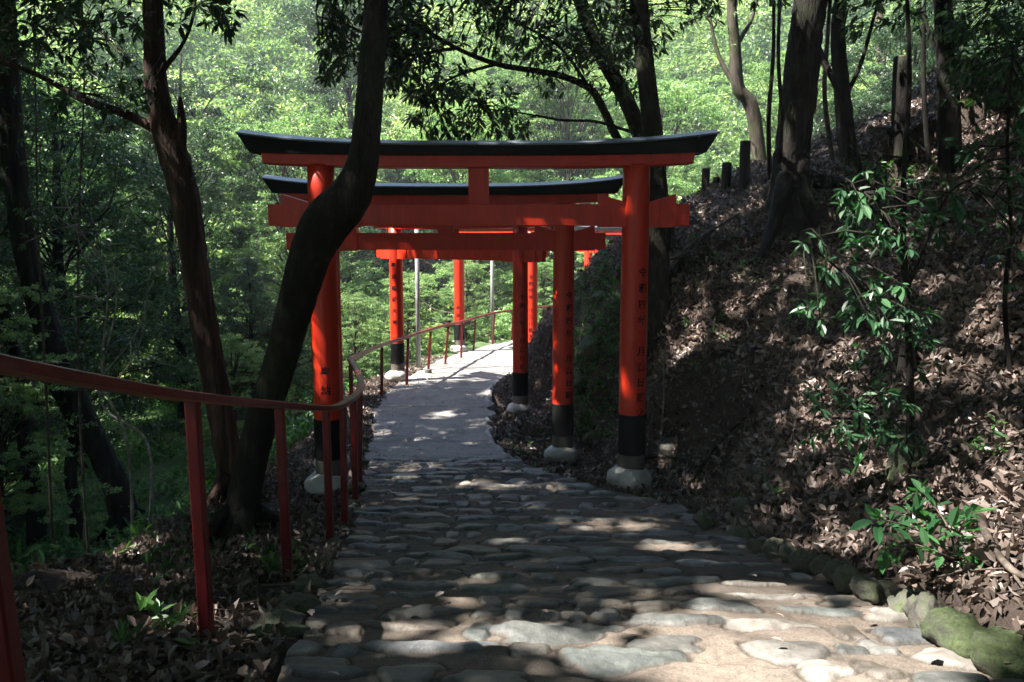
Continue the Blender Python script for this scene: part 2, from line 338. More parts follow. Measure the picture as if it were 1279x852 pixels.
def path_mat():
    m, nt, out = mat('path_surface'); v = coords(nt)
    at = N(nt, 'ShaderNodeAttribute', attribute_name='tone'); mk = N(nt, 'ShaderNodeAttribute', attribute_name='rnd')
    n = noise(nt, v, 3, 8); n2 = noise(nt, v, 140, 3, .8); n3 = noise(nt, v, 22, 8)
    # speckled sandy mortar: small grit
    gr = ramp(nt, n2.outputs['Fac'], [(.35, (.55, .55, .55)), (.5, (1, 1, 1)), (.68, (1.5, 1.45, 1.4))])
    mu = N(nt, 'ShaderNodeMix', data_type='RGBA', blend_type='MULTIPLY'); L(nt, at.outputs['Color'], mu.inputs['A']); L(nt, gr.outputs[0], mu.inputs['B'])
    mf = N(nt, 'ShaderNodeMath', operation='MULTIPLY_ADD'); L(nt, mk.outputs['Fac'], mf.inputs[0]); mf.inputs[1].default_value = -.55; mf.inputs[2].default_value = .85; L(nt, mf.outputs[0], mu.inputs['Factor'])
    st = ramp(nt, n.outputs['Fac'], [(.3, (.62, .62, .6)), (.5, (1, 1, 1)), (.75, (1.2, 1.15, 1.1))])
    m2 = N(nt, 'ShaderNodeMix', data_type='RGBA', blend_type='MULTIPLY'); m2.inputs['Factor'].default_value = 1; L(nt, mu.outputs['Result'], m2.inputs['A']); L(nt, st.outputs[0], m2.inputs['B'])
    st2 = ramp(nt, n3.outputs['Fac'], [(.3, (.7, .7, .7)), (.6, (1.1, 1.1, 1.1))])
    m3 = N(nt, 'ShaderNodeMix', data_type='RGBA', blend_type='MULTIPLY'); m3.inputs['Factor'].default_value = 1; L(nt, m2.outputs['Result'], m3.inputs['A']); L(nt, st2.outputs[0], m3.inputs['B'])
    b = N(nt, 'ShaderNodeBsdfPrincipled'); L(nt, m3.outputs['Result'], b.inputs['Base Color'])
    mr = N(nt, 'ShaderNodeMapRange'); L(nt, mk.outputs['Fac'], mr.inputs[0]); mr.inputs[3].default_value = .85; mr.inputs[4].default_value = .5; L(nt, mr.outputs[0], b.inputs['Roughness'])
    nn = bump(nt, n2.outputs['Fac'], .5, .004); L(nt, bump(nt, n3.outputs['Fac'], .5, .02, nn), b.inputs['Normal']); L(nt, b.outputs[0], out.inputs[0]); return m
M['path'] = path_mat()

# ------------------------------------------------------------------ ground
def axis(lo, a, b, hi, fine, grow=1.14):
    c = list(np.arange(a, b, fine)); s = fine; x = c[-1]; up = []
    while x < hi: s *= grow; x += s; up.append(x)
    s = fine; x = c[0]; dn = []
    while x > lo: s *= grow; x -= s; dn.append(x)
    return np.array(dn[::-1] + c + up)
xs = axis(-70, -6.5, 8.5, 70, .065); ys = axis(-12, -.5, 15, 90, .075)
X, Y = np.meshgrid(xs, ys, indexing='ij')
Z, sd, sg = terr(X, Y, True); Z = Z.reshape(X.shape); sd = sd.reshape(X.shape); sg = sg.reshape(X.shape)
Z = Z - np.where(sg == 0, .12, 0)
i, j = np.meshgrid(np.arange(len(xs) - 1), np.arange(len(ys) - 1), indexing='ij'); i = i.ravel(); j = j.ravel(); m_ = len(ys)
green = np.clip(np.where(sg < 0, sstep(1.8, 3.5, sd), 0) + sstep(14, 19, Y) * np.where(sg >= 0, .5, 1) + sstep(20, 28, np.hypot(X, Y)), 0, 1)
g = build('ground', np.c_[X.ravel(), Y.ravel(), Z.ravel()], np.c_[i * m_ + j, (i + 1) * m_ + j, (i + 1) * m_ + j + 1, i * m_ + j + 1], M['ground'], attrs={'green': green.ravel()}, smooth=True)
tag(g, kind='structure')

# ------------------------------------------------------------------ path
def make_path():
    yk = PP[:, 1]
    def vfor(y): return np.interp(y, PS[:, 1], np.linspace(0, 1, 400))
    yy = np.concatenate([np.arange(-2.4, 1.8, .08), np.arange(1.8, 4.6, .0085), np.arange(4.6, 8.8, .015), np.arange(8.8, 18, .06)])
    vs = np.concatenate([vfor(yy), np.linspace(vfor(18.05), 1, 160)])
    C = np.stack([np.interp(vs, np.linspace(0, 1, 400), PS[:, k]) for k in range(5)], 1)
    nu = 320; u = np.linspace(-.012, 1.012, nu)
    edge = fbm(np.arange(len(vs)) * 0 + C[:, 1] * 2.2, C[:, 1] * 0, 31, 3) * .12
    X = C[:, 0:1] * (1 - u) + C[:, 2:3] * u + edge[:, None] * (1 - 2 * u)[None]
    Y = C[:, 1:2] * (1 - u) + C[:, 3:4] * u
    Z = np.repeat(C[:, 4:5], nu, 1)
    g = np.random.default_rng(21)
    near = 1 - sstep(7.5, 8.5, Y + fbm(X * 1.6, Y * 1.6, 71, 3) * 1.3)
    wob = fbm(X * .55, Y * .3, 41, 3) * .28 + .05 * X
    sp = .25
    ph = (Y + wob) / sp; row = np.floor(ph); fr = ph - row
    # tread: level surface that falls away just beyond each row of stones
    saw = np.where(fr < .8, (fr / .8) - .5, .5 - (fr - .8) / .2)
    Z += near * saw * .018
    Z += fbm(X * 2.5, Y * 2.5, 12, 3) * .02 + fbm(X * 9, Y * 9, 14, 2) * .006
    mask = np.zeros_like(X); top = np.zeros_like(X)
    sand = np.stack([.125 + .05 * fbm(X * 1.3, Y * 1.3, 2), .103 + .045 * fbm(X * 1.3, Y * 1.3, 2), .084 + .04 * fbm(X * 1.3, Y * 1.3, 2)], 2)
    mottlem = sstep(-.1, .35, fbm(X * .8 + 3, Y * .8, 77, 3) + .15 - .12 * (X))[..., None] * .45  # sand darkened in noisy patches, more towards the left
    sand = sand * (1 - mottlem)
    grey = np.array([.225, .213, .202]) * (1 + .25 * fbm(X * 1.5, Y * 1.5, 8)[..., None])
    tone = sand * near[..., None] + grey * (1 - near[..., None])
    pal = np.array([[.16, .16, .15], [.13, .145, .138], [.20, .19, .175], [.23, .205, .175], [.155, .165, .175], [.26, .24, .215], [.11, .115, .11], [.19, .185, .16], [.18, .155, .13]])
    for k in range(6, 35):
        yc0 = (k + .78) * sp
        x = -2.3 + g.random() * .3
        while x < 2.1:
            a = g.choice([.05, .08, .11, .15, .2]) * g.uniform(.8, 1.2); b = g.uniform(.045, .088) * (1 + .3 * (a > .2)); cx = x + a
            x += 2 * a + g.uniform(-.01, .05) + (g.random() < .16) * g.uniform(.08, .3)
            # invert the wobble at this x
            cy = yc0
            for _ in range(3): cy = yc0 - (float(fbm(np.array([cx * .55]), np.array([cy * .3]), 41, 3)[0]) * .28 + .05 * cx)
            cy += g.normal() * .03
            if cy > 7.7 and g.random() < (cy - 7.7) * 1.1: continue
            if cy > 8.6: continue
            r = np.where((np.abs(C[:, 1] - cy) < .5) & True)[0]
            if not len(r): continue
            sl = slice(r[0], r[-1] + 1); th = g.normal() * .13
            dx = X[sl] - cx; dy = Y[sl] - cy
            lx = dx * cos(th) + dy * sin(th); ly = -dx * sin(th) + dy * cos(th)
            ang = np.arctan2(ly / b, lx / a); s1 = g.random() * 99
            wv = 1 + .16 * np.sin(ang * 2 + s1) * .6 + .13 * np.sin(ang * 3 + s1 * 2) + .07 * np.sin(ang * 5 + s1 * 3) + .22 * fbm(X[sl] * 14, Y[sl] * 14, k * 5 + int(s1), 2)
            pw = g.uniform(2.2, 3.2)
            rr = (np.abs(lx / a) ** pw + np.abs(ly / b) ** pw) ** (1 / pw) / wv
            mk = 1 - sstep(.93, 1.03, rr)
            h = (.005 + .008 * g.random()) * (1 - sstep(.78, 1.02, rr)) + .005 * (1 - np.clip(rr, 0, 1) ** 2) - .010 * np.exp(-((rr - 1.05) / .05) ** 2) + (lx * g.normal() * .02 + ly * g.normal() * .05) * mk
            h += mk * fbm(X[sl] * 12 + s1, Y[sl] * 12, 19, 3) * .010
            take = (mk > mask[sl]) | (mk > .5)
            top[sl] = np.where((mk > .02) & (h > top[sl]), h, np.where(top[sl] == 0, h * (rr < 1.3), top[sl]))
            c = pal[g.integers(len(pal))] * g.uniform(.8, 1.2)
            cc = c * .74 * (1 + .35 * fbm(X[sl] * 7 + s1, Y[sl] * 7, 23, 3)[..., None])
            dark = .62 * np.exp(-((rr - 1.05) / .06) ** 2)[..., None]
            tone[sl] = tone[sl] * (1 - mk[..., None]) + cc * mk[..., None]; tone[sl] *= 1 - dark
            mask[sl] = np.maximum(mask[sl], mk)
    Z += top
    # smooth slab: seams across it
    far = 1 - near
    for ys_, sl_ in ((9.35, .05), (11.6, .02), (13.2, -.03), (15.1, 0)):
        d = np.abs(Y - ys_ - sl_ * X - .05 * fbm(X * 2, Y * 0, 5)); tone *= (1 - .5 * far * np.exp(-(d / .035) ** 2))[..., None]
    # pale worn kerb strip on the inner edge of the bend
    kb = far * np.exp(-((u[None] - .985) / .02) ** 2) * (fbm(X * 3, Y * 1.2, 55, 2) > -.12); tone = tone * (1 + .6 * kb[..., None]); Z += kb * .025
    Z[:, 0] -= .15; Z[:, -1] -= .15
    nv = len(vs); i, j = np.meshgrid(np.arange(nv - 1), np.arange(nu - 1), indexing='ij'); i = i.ravel(); j = j.ravel()
    o = build('stone_path', np.c_[X.ravel(), Y.ravel(), Z.ravel()], np.c_[i * nu + j, i * nu + j + 1, (i + 1) * nu + j + 1, (i + 1) * nu + j], M['path'],
              attrs={'rnd': mask.ravel(), 'tone': np.clip(tone, .01, .9).reshape(-1, 3)}, smooth=True)
    tag(o, kind='structure'); return C
make_path()

# ------------------------------------------------------------------ rocks
def rockmesh(c, r, seed, sub=3, rough=.22, facets=7):
    g = np.random.default_rng(seed)
    n1, n2 = (22, 34) if sub >= 3 else (8, 12)
    th = np.linspace(0, pi, n1 + 1)[1:-1]; ph = np.linspace(0, 2 * pi, n2, endpoint=False)
    T, Ph = np.meshgrid(th, ph, indexing='ij')
    D = np.stack([np.sin(T) * np.cos(Ph), np.sin(T) * np.sin(Ph), np.cos(T)], -1).reshape(-1, 3)
    D = np.vstack([D, [0, 0, 1], [0, 0, -1]])
    k = np.ones(len(D))
    for q in range(facets):   # planar facets give a worn, angular look
        a = g.normal(size=3); a /= np.linalg.norm(a); dd = g.uniform(.6, .92); pr = D @ a
        k = np.minimum(k, np.where(pr > .01, dd / np.maximum(pr, .01), 9))
    k = k * (1 + rough * 1.5 * fbm(D[:, 0] * 1.7 + seed, D[:, 1] * 1.7 + D[:, 2] * 1.3, seed % 97, 4) + .10 * fbm(D[:, 0] * 7, D[:, 1] * 7 + D[:, 2] * 5, seed % 89, 3))
    V = D * k[:, None] * np.asarray(r); a = g.uniform(-.5, .5); m = np.array([[cos(a), -sin(a), 0], [sin(a), cos(a), 0], [0, 0, 1]])
    V = V @ m.T + np.asarray(c); nr = n1 - 1
    i, j = np.meshgrid(np.arange(nr - 1), np.arange(n2), indexing='ij'); i = i.ravel(); j = j.ravel(); j2 = (j + 1) % n2
    Q = np.c_[i * n2 + j, (i + 1) * n2 + j, (i + 1) * n2 + j2, i * n2 + j2]; j = np.arange(n2); j2 = (j + 1) % n2
    T = np.vstack([np.c_[j, j2, np.full(n2, nr * n2)], np.c_[(nr - 1) * n2 + j2, (nr - 1) * n2 + j, np.full(n2, nr * n2 + 1)]])
    return V, T, Q
def rock(name, c, r, label, cat, m, seed, group=None, parent=None, facets=7):
    b = MB(); V, T, Q = rockmesh(c, r, seed, facets=facets, rough=.22 if facets else .1); b.add(V, T, Q)
    o = b.build(name, m, parent, True, None if parent else c)
    if parent is None: tag(o, label, cat, group)
    return o

# ------------------------------------------------------------------ torii gates
def text_on(chars, cen, rad, ang, ztop, pitch, size, parent, name='painted_character'):
    """black characters in a column bent round a pillar; ang is measured from the side facing the camera (-y)"""
    for k, ch in enumerate(chars):
        cu = bpy.data.curves.new('glyph', 'FONT'); cu.body = ch; cu.size = size; cu.align_x = 'CENTER'; cu.resolution_u = 2
        cu.offset = size * .022
        ob = bpy.data.objects.new('glyph', cu); COL.objects.link(ob)
        me = bpy.data.meshes.new_from_object(ob.evaluated_get(bpy.context.evaluated_depsgraph_get()))
        v = np.empty(len(me.vertices) * 3); me.vertices.foreach_get('co', v); v = v.reshape(-1, 3)
        fs = [list(p.vertices) for p in me.polygons]
        bpy.data.objects.remove(ob); bpy.data.curves.remove(cu); bpy.data.meshes.remove(me)
        if len(v) == 0: continue
        a = ang + v[:, 0] / rad; rr = rad + .0025
        W = np.c_[cen[0] + rr * np.sin(a), cen[1] - rr * np.cos(a), ztop - k * pitch + v[:, 1]] - np.array(parent.location)
        me = bpy.data.meshes.new(name); me.from_pydata(W.tolist(), [], fs); me.materials.append(M['black'])
        o = bpy.data.objects.new(name, me); COL.objects.link(o); o.parent = parent
def beam(A, B, prof, n=24, lift=None, mb=None, inset=None, thick=None):
    """sweep a (y,z) profile from A to B; lift(t) raises it, inset(y,z) shortens it at the ends"""
    A = np.asarray(A, float); B = np.asarray(B, float); d = (B - A); Lg = np.linalg.norm(d[:2]); ux = np.array([d[0], d[1], 0]) / Lg; uy = np.array([-ux[1], ux[0], 0])
    t = np.linspace(-1, 1, n); k = len(prof); V = []
    for tt in t:
        base = (A + B) / 2 + (B - A) / 2 * tt
        for (py, pz) in prof:
            e = inset(pz) * np.sign(tt) * (abs(tt) ** 3) if inset else 0
            V.append(base - ux * e + uy * py + np.array([0, 0, pz * (thick(tt) if thick else 1) + (lift(tt) if lift else 0)]))
    V = np.array(V); i, j = np.meshgrid(np.arange(n - 1), np.arange(k), indexing='ij'); i = i.ravel(); j = j.ravel(); j2 = (j + 1) % k
    Q = np.c_[i * k + j, i * k + j2, (i + 1) * k + j2, (i + 1) * k + j]
    T = []
    for j in range(1, k - 1): T += [(0, j + 1, j), ((n - 1) * k, (n - 1) * k + j, (n - 1) * k + j + 1)]
    mb.add(V, T, Q)
def rprof(w, h, b=.006):
    w /= 2; return [(-w + b, 0), (w - b, 0), (w, b), (w, h - b), (w - b, h), (-w + b, h), (-w, h - b), (-w, b)]
def torii(label, Lb, Rb, H=2.75, rad=.119, textL=None, textR=None, stones=True, group='torii gates over the path', tsz=.1, seed=0, over=1.0):
    Lb = np.array(Lb); Rb = np.array(Rb); zb = (Lb[2] + Rb[2]) / 2
    mid = (Lb + Rb) / 2; root = thing('torii_gate', label, 'gate', mid, group)
    d = Rb - Lb; d[2] = 0; w = np.linalg.norm(d); ux = d / w; uy = np.array([-ux[1], ux[0], 0])
    c = np.array([mid[0], mid[1], zb])
    zt = zb + H
    for k, B in enumerate((Lb, Rb)):
        s = -1 if k == 0 else 1
        tp = c + ux * s * (w / 2 - .005); tp[2] = zt + .03
        def at(z): f = (z - B[2]) / (tp[2] - B[2]); q = B * (1 - f) + tp * f; q[2] = z; return q
        b = MB(); z0 = B[2] + .27
        V, T, Q = tube([at(z0), at(z0 + 1), at(zt - .9), tp], [rad, rad, rad * .985, rad * .97], 40, 14); b.add(V, T, Q); p = b.build('pillar', M['vermilion'], root, True)
        b = MB(); zs = [B[2] + .24, B[2] + .245, B[2] + .6, B[2] + .605]; V, T, Q = tube([at(z) for z in zs], [rad * 1.0, rad * 1.045, rad * 1.045, rad], 40); b.add(V, T, Q); b.build('black_sleeve', M['black'], root)
        b = MB(); V, T, Q = tube([at(B[2] - .12), at(B[2] + .05), at(B[2] + .242)], [rad * 1.02, rad * 1.02, rad * 1.01], 40); b.add(V, T, Q); b.build('concrete_foot', M['foot'], root)
        if stones: rock('foundation_stone', B + np.array([-.02, -.03, .01]), (.205, .20, .12), None, None, M['pale_stone'], 100 + seed * 7 + k, parent=root, facets=0)
        tx = (textL, textR)[k]
        if tx:
            chars, ang, zrel, pitch = tx
            q = at(B[2] + zrel)
            text_on(chars, q, rad, ang, B[2] + zrel, pitch, tsz, root)
    # tie beam through the pillars
    nh, nz = .185, zt - .49
    b = MB(); beam(np.array([*(c - ux * (w / 2 + .45 * over))[:2], nz]), np.array([*(c + ux * (w / 2 + .45 * over))[:2], nz]), rprof(.09, nh), 3, mb=b); b.build('tie_beam', M['vermilion'], root)
    for s in (-1, 1):
        for q in (-1, 1):   # wedges on the tie beam either side of each pillar
            a0 = s * w / 2 + q * (rad - .02); a1 = s * w / 2 + q * (rad + .21)
            yv = .062; V = []
            for (a, h) in ((a0, .015), (a1, .085)):
                for yy in (-yv, yv):
                    for zz in (-.012, nh + h): V.append(c[:2].tolist() + [0] + ux * a + uy * yy + np.array([0, 0, nz + (zz if zz < 0 else nh + h)]))
            V = np.array(V); Q = [(0, 1, 3, 2), (4, 6, 7, 5), (0, 4, 5, 1), (2, 3, 7, 6), (0, 2, 6, 4), (1, 5, 7, 3)]
            b = MB(); b.add(V, None, Q); b.build('wedge', M['vermilion'], root)
    b = MB(); mz = nz + nh; V, T, Q = box((c[0], c[1], (mz + zt) / 2), (.175, .075, zt - mz), math.atan2(ux[1], ux[0])); b.add(V, T, Q); b.build('centre_strut', M['vermilion'], root)
    hl = w / 2 + .46 * over
    lf = lambda t: .012 * 0 + .035 * abs(t) ** 3
    b = MB(); beam(np.array([*(c - ux * hl)[:2], zt]), np.array([*(c + ux * hl)[:2], zt]), rprof(.2, .10), 25, lf, b, inset=lambda z: -z * .15); b.build('under_lintel', M['vermilion'], root)
    hk = w / 2 + .66 * over; lk = lambda t: .095 * abs(t) ** 3.2
    b = MB(); beam(np.array([*(c - ux * hk)[:2], zt + .101]), np.array([*(c + ux * hk)[:2], zt + .101]), [(-.145, 0), (.145, 0), (.155, .075), (-.155, .075)], 41, lambda t: .022 * abs(t) ** 3, b, inset=lambda z: .10 - z * 1.2, thick=lambda t: 1 + .97 * abs(t) ** 3.2)
    b.build('top_lintel', M['black'], root)
    b = MB(); beam(np.array([*(c - ux * hk)[:2], zt + .177]), np.array([*(c + ux * hk)[:2], zt + .177]), [(-.165, 0), (.165, 0), (.165, .013), (0, .055), (-.165, .013)], 41, lk, b, inset=lambda z: .0)
    b.build('lintel_cap', M['cap'], root)
    return root
def onz(p): return np.array(p)
torii('nearest red torii gate, crossed by the curved dark tree trunk', P(412, 604, 7.0), P(788, 598, 7.0), 2.77,
      textL=('奉納', .12, .88 + .13, .165), textR=('令和四年二月吉日建之', .50, 1.83, .137), tsz=.086, seed=1)
torii('second red torii gate, close behind the nearest one and partly hidden by it', P(418, 577, 8.9), P(702.5, 568, 8.9), 2.86,
      textR=('令和四年二月吉日建之', .52, 1.8, .14), tsz=.086, seed=2)
torii('third red torii gate, its left foot beyond the far railing on a pale boulder', P(497, 470, 14.1), P(650, 512, 12.3), 2.7,
      textL=('奉納稲荷大神', -.25, 1.95, .2), textR=('令和三年十月吉日建之', .25, 1.75, .135), tsz=.086, seed=3)
torii('fourth red torii gate, furthest on the straight path, brightly sunlit left pillar', P(574, 437, 18.4), P(664, 463, 16.3), 2.75,
      textL=('奉納', -.2, .95, .17), textR=('令和四年三月吉日建之', -.2, 1.9, .135), tsz=.09, seed=4)
torii('orange torii gate round the bend, glimpsed through leaves beside the mossy bank', (2.15, 22.7, gz(2.15, 22.7) + .05), (4.0, 20.0, gz(4.0, 20.0) + .05), 2.7, seed=5)

# ------------------------------------------------------------------ handrails
def sqbar(pts, w, h, n=None, mb=None, up=(0, 0, 1)):
    pts = np.asarray(pts, float); c = pts; t = np.gradient(c, axis=0); t /= np.linalg.norm(t, axis=1)[:, None]
    u = np.cross(t, np.array(up)); u /= np.linalg.norm(u, axis=1)[:, None]; v = np.cross(u, t)
    b = .12; pr = [(-.5 + b, -.5), (.5 - b, -.5), (.5, -.5 + b), (.5, .5 - b), (.5 - b, .5), (-.5 + b, .5), (-.5, .5 - b), (-.5, -.5 + b)]
    V = np.concatenate([[c[i] + u[i] * a * w + v[i] * d * h for a, d in pr] for i in range(len(c))]); k = 8; n = len(c)
    Q = [(i * k + j, i * k + (j + 1) % k, (i + 1) * k + (j + 1) % k, (i + 1) * k + j) for i in range(n - 1) for j in range(k)]
    T = []
    for j in range(1, k - 1): T += [(0, j + 1, j), ((n - 1) * k, (n - 1) * k + j, (n - 1) * k + j + 1)]
    mb.add(V, T, Q); return n
RAIL1 = [(-420, 372, 1.0), (-140, 425, 1.28), (0, 455, 1.6), (120, 477, 2.0), (240, 496, 2.65), (350, 506, 3.8), (412, 510, 4.75), (432, 503, 5.3), (446, 492, 6.0), (451, 480, 6.8), (446, 463, 7.7), (437, 449, 8.8)]
POST1 = [((-60, 900), (-50, 450), 1.4, 0), ((262, 845), (240, 500), 2.65, 0), ((361, 748), (349, 510), 3.8, 0), ((413, 688), (407, 512), 4.7, 0), ((431, 664), (428, 508), 5.3, 0),
         ((444, 628), (442, 496), 6.15, 0), ((449, 611), (450, 484), 6.8, 0), ((441, 560), (438, 452), 8.7, 0)]
def rail(root, pts, w=.055, h=.034):
    q = spline([P(*a) for a in pts], len(pts) * 4 - 3)
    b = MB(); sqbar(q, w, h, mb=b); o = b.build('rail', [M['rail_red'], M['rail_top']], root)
    # the worn upper face, its sunlit paleness put into the colour too
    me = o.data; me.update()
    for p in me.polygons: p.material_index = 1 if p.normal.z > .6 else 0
    return q
def post(root, base, top, d, w, h=.0):
    t = P(*top, d); bx = P(*base, d); z = gz(bx[0], bx[1])
    if abs(bx[2] - z) > .25: bx[2] = z
    g0 = bx.copy(); bx = bx + (bx - t) / np.linalg.norm(bx - t) * .08
    b = MB(); sqbar([bx, (bx + t) / 2, t], w, w, mb=b, up=(0, 1, 0)); p = b.build('post', M['rail_red'], root)
    V, T, Q = tube([g0 - [0, 0, .05], g0 + [0, 0, .022], g0 + [0, 0, .034]], [w * 1.5, w * 1.45, w * 1.1], 18); b = MB(); b.add(V - np.array(root.location), T, Q); b.build('base_collar', M['foot'], p)
root = thing('handrail', 'dark red handrail sweeping down the left edge, from camera to the nearest torii', 'handrail', P(262, 845, 2.65))
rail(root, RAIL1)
POST1[0] = ((26, 900), (-42, 447), 1.5, 0)
for bs, tp, d, _ in POST1: post(root, bs, tp, d, .043)
RAIL2 = [(437, 449, 8.95), (477, 431, 12.3), (508, 421, 13.6), (536, 412, 15.0), (557, 406, 16.2), (576, 402, 17.3), (594, 397, 18.5), (617, 391, 19.8), (640, 388, 21.2), (683, 383, 22.6), (740, 381, 24), (840, 378, 25)]
POST2 = [((477, 497), (477, 434), 12.3), ((508, 483), (510, 423), 13.6), ((535, 463), (538, 414), 15.0), ((556, 456), (560, 408), 16.2), ((576, 449), (577, 403), 17.3), ((591, 442), (594, 399), 18.5),
         ((615, 434), (618, 392), 19.8), ((639, 428), (641, 389), 21.2), ((682, 420), (683, 384), 22.6), ((739, 418), (740, 382), 24)]
root = thing('handrail', 'sunlit pinkish handrail of thin posts climbing toward the bend beyond the torii', 'handrail', P(477, 497, 12.3))
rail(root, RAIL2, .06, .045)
for bs, tp, d in POST2: post(root, bs, tp, d, .045)
for (px, py, d, w, lab) in ((523, 458, 15.4, .045, 'slim grey metal pole standing outside the far railing, beside the third torii'), (615, 431, 20.2, .045, 'thin pale pole at the bend, between the fourth torii pillars')):
    b = MB(); q = P(px, py, d); q[2] = gz(q[0], q[1]) - .05; t = q + np.array([.0, 0, 3.05]); V, T, Q = tube([q, t], [w, w * .9], 16); b.add(V, T, Q)
    root = thing('metal_pole', lab, 'pole', q); b.build('shaft', M['grey_metal'], root, True)
    b = MB(); V, T, Q = tube([t - [0, 0, .01], t + [0, 0, .03]], [w * 1.3, w * .9], 16); b.add(V, T, Q); b.build('end_cap', M['grey_metal'], root, True)
    b = MB(); V, T, Q = tube([q, q + [0, 0, .1]], [w * 2, w * 1.7], 16); b.add(V, T, Q); b.build('base_collar', M['foot'], root, True)

# ------------------------------------------------------------------ leaves
def unit(v): return v / (np.linalg.norm(v, axis=-1, keepdims=True) + 1e-12)
def leaves(pos, dr, nr, Ln, W, hexa=True, fold=.18, curl=.15, g=rng, rnd=None):
    """one folded blade per position"""
    n = len(pos); dr = unit(dr); nr = nr - (nr * dr).sum(1)[:, None] * dr; nr = unit(nr); sd = np.cross(dr, nr)
    Ln = (np.full(n, Ln) if np.isscalar(Ln) else Ln)[:, None]; W = (np.full(n, W) if np.isscalar(W) else W)[:, None]
    if hexa:
        c = [(0, 0, 0), (.30, -.42, fold), (.68, -.40, fold * .9 - curl * .3), (1, 0, -curl), (.68, .40, fold * .9 - curl * .3), (.30, .42, fold)]
    else: c = [(0, 0, 0), (.48, -.5, fold), (1, 0, -curl), (.48, .5, fold)]
    V = np.stack([pos + dr * Ln * a + sd * W * b + nr * W * e for a, b, e in c], 1).reshape(-1, 3)
    k = len(c); o = np.arange(n)[:, None] * k
    Q = np.concatenate([o + [0, 1, 2, 3], o + [0, 3, 4, 5]]) if hexa else o + [0, 1, 2, 3]
    r = g.random(n) if rnd is None else rnd
    return V, Q, np.repeat(r, k)
def bunches(P0, D0, nl, Ln, W, droop=.35, g=rng, hexa=True, spread=.9, rnd=None):
    n = len(P0); k = nl; P0 = np.repeat(P0, k, 0); D0 = unit(np.repeat(D0, k, 0)); m = n * k
    d = unit(D0 * .5 + g.normal(size=(m, 3)) * spread * .6); d[:, 2] -= droop; d = unit(d)
    nr = np.array([0, 0, 1.]) + g.normal(size=(m, 3)) * .35
    s = g.uniform(.4, 1.2, m)
    pos = P0 + d * (s * Ln * .12)[:, None] - D0 * (g.random(m) * Ln * .7)[:, None]
    rr = (np.repeat(g.random(n), k) * .6 + g.random(m) * .4) if rnd is None else rnd
    return leaves(pos, d, nr, Ln * s, W * s, hexa, g=g, rnd=rr)
def cloud(cent, rad, n, Ln, W, g, flat=.5, hexa=False, tone=None):
    """leaves spread through ellipsoids"""
    k = len(cent); idx = g.integers(0, k, n)
    v = unit(g.normal(size=(n, 3))) * (g.random(n) ** .45)[:, None]
    pos = cent[idx] + v * rad[idx]
    out = unit(v * np.array([1, 1, .3]) + g.normal(size=(n, 3)) * .5); out[:, 2] -= .25
    nr = np.array([0, 0, 1.]) * flat + g.normal(size=(n, 3)) * (1 - flat) + .01
    ct = (g.random(k) if tone is None else tone)
    s = g.uniform(.7, 1.25, n)
    return leaves(pos, out, nr, Ln * s, W * s, hexa, g=g, rnd=np.clip(ct[idx] * .55 + g.random(n) * .45, 0, 1))
def lobj(name, parts, m, parent=None, origin=None):
    b = MB()
    for V, Q, r in parts: b.add(V, None, Q, r)
    return b.build(name, m, parent, False, origin)

SUN = np.array([-.62, -.20, 1.0])
# openings carved in the unseen canopy: (point that gets sun, radius of the opening in metres, strength)
def H(px, py, r, k=1.0, dmax=40): return (hit(px, py, dmax=dmax), r, k)
HOLES = []
for a in [(600, 552, .10), (560, 590, .12), (520, 591, .07), (590, 606, .14), (640, 606, .1), (555, 517, .2), (610, 500, .2), (470, 545, .12), (680, 640, .13), (640, 680, .10), (720, 655, .12), (800, 655, .16),
          (840, 680, .18), (590, 745, .05), (500, 772, .06), (620, 790, .13), (660, 785, .13), (560, 812, .06), (760, 720, .06), (860, 760, .1), (905, 725, .16), (990, 735, .16), (1060, 770, .2), (960, 790, .2), (900, 800, .17),
          (1000, 830, .25), (1090, 830, .25), (830, 830, .12), (800, 775, .09), (740, 795, .07), (920, 850, .2), (700, 830, .06), (870, 700, .08),
          (1000, 690, .1), (1050, 670, .1), (1230, 570, .22), (1260, 620, .25), (1240, 690, .25), (1180, 700, .2), (1265, 760, .25), (1150, 755, .15), (1190, 800, .15), (1120, 660, .12), (1155, 640, .14), (1215, 530, .12),
          (835, 545, .10), (832, 575, .10), (845, 500, .09), (860, 440, .12), (880, 430, .1), (800, 610, .1), (1000, 255, .2), (1030, 270, .12), (1130, 140, .4), (1090, 165, .25), (1225, 395, .1), (1140, 410, .05), (1270, 480, .1),
          (900, 620, .06), (1030, 600, .06), (700, 620, .08), (660, 560, .12), (645, 590, .1),
          (1150, 160, .3), (1210, 170, .2), (1240, 220, .15), (1080, 190, .2), (900, 290, .15), (935, 255, .2), (1000, 230, .15), (1270, 330, .1), (1200, 470, .08), (1060, 470, .05), (930, 380, .06), (900, 520, .07), (970, 640, .05), (440, 745, .04), (390, 580, .05), (350, 560, .06), (380, 545, .08), (300, 770, .04), (180, 690, .05), (210, 680, .05), (330, 790, .05), (240, 800, .03), (430, 600, .05)]:
    HOLES.append(H(*a))
for a in [(90, 640, .4), (140, 620, .4), (200, 610, .4), (180, 660, .3), (70, 670, .3), (130, 650, .4), (430, 520, .5), (450, 490, .5), (400, 500, .5), (330, 560, .3), (390, 530, .5), (215, 590, .4)]: HOLES.append(H(*a))
gh = np.random.default_rng(31)
for _ in range(55): HOLES.append(H(gh.uniform(835, 1279), gh.uniform(130, 620), gh.uniform(.04, .12)))
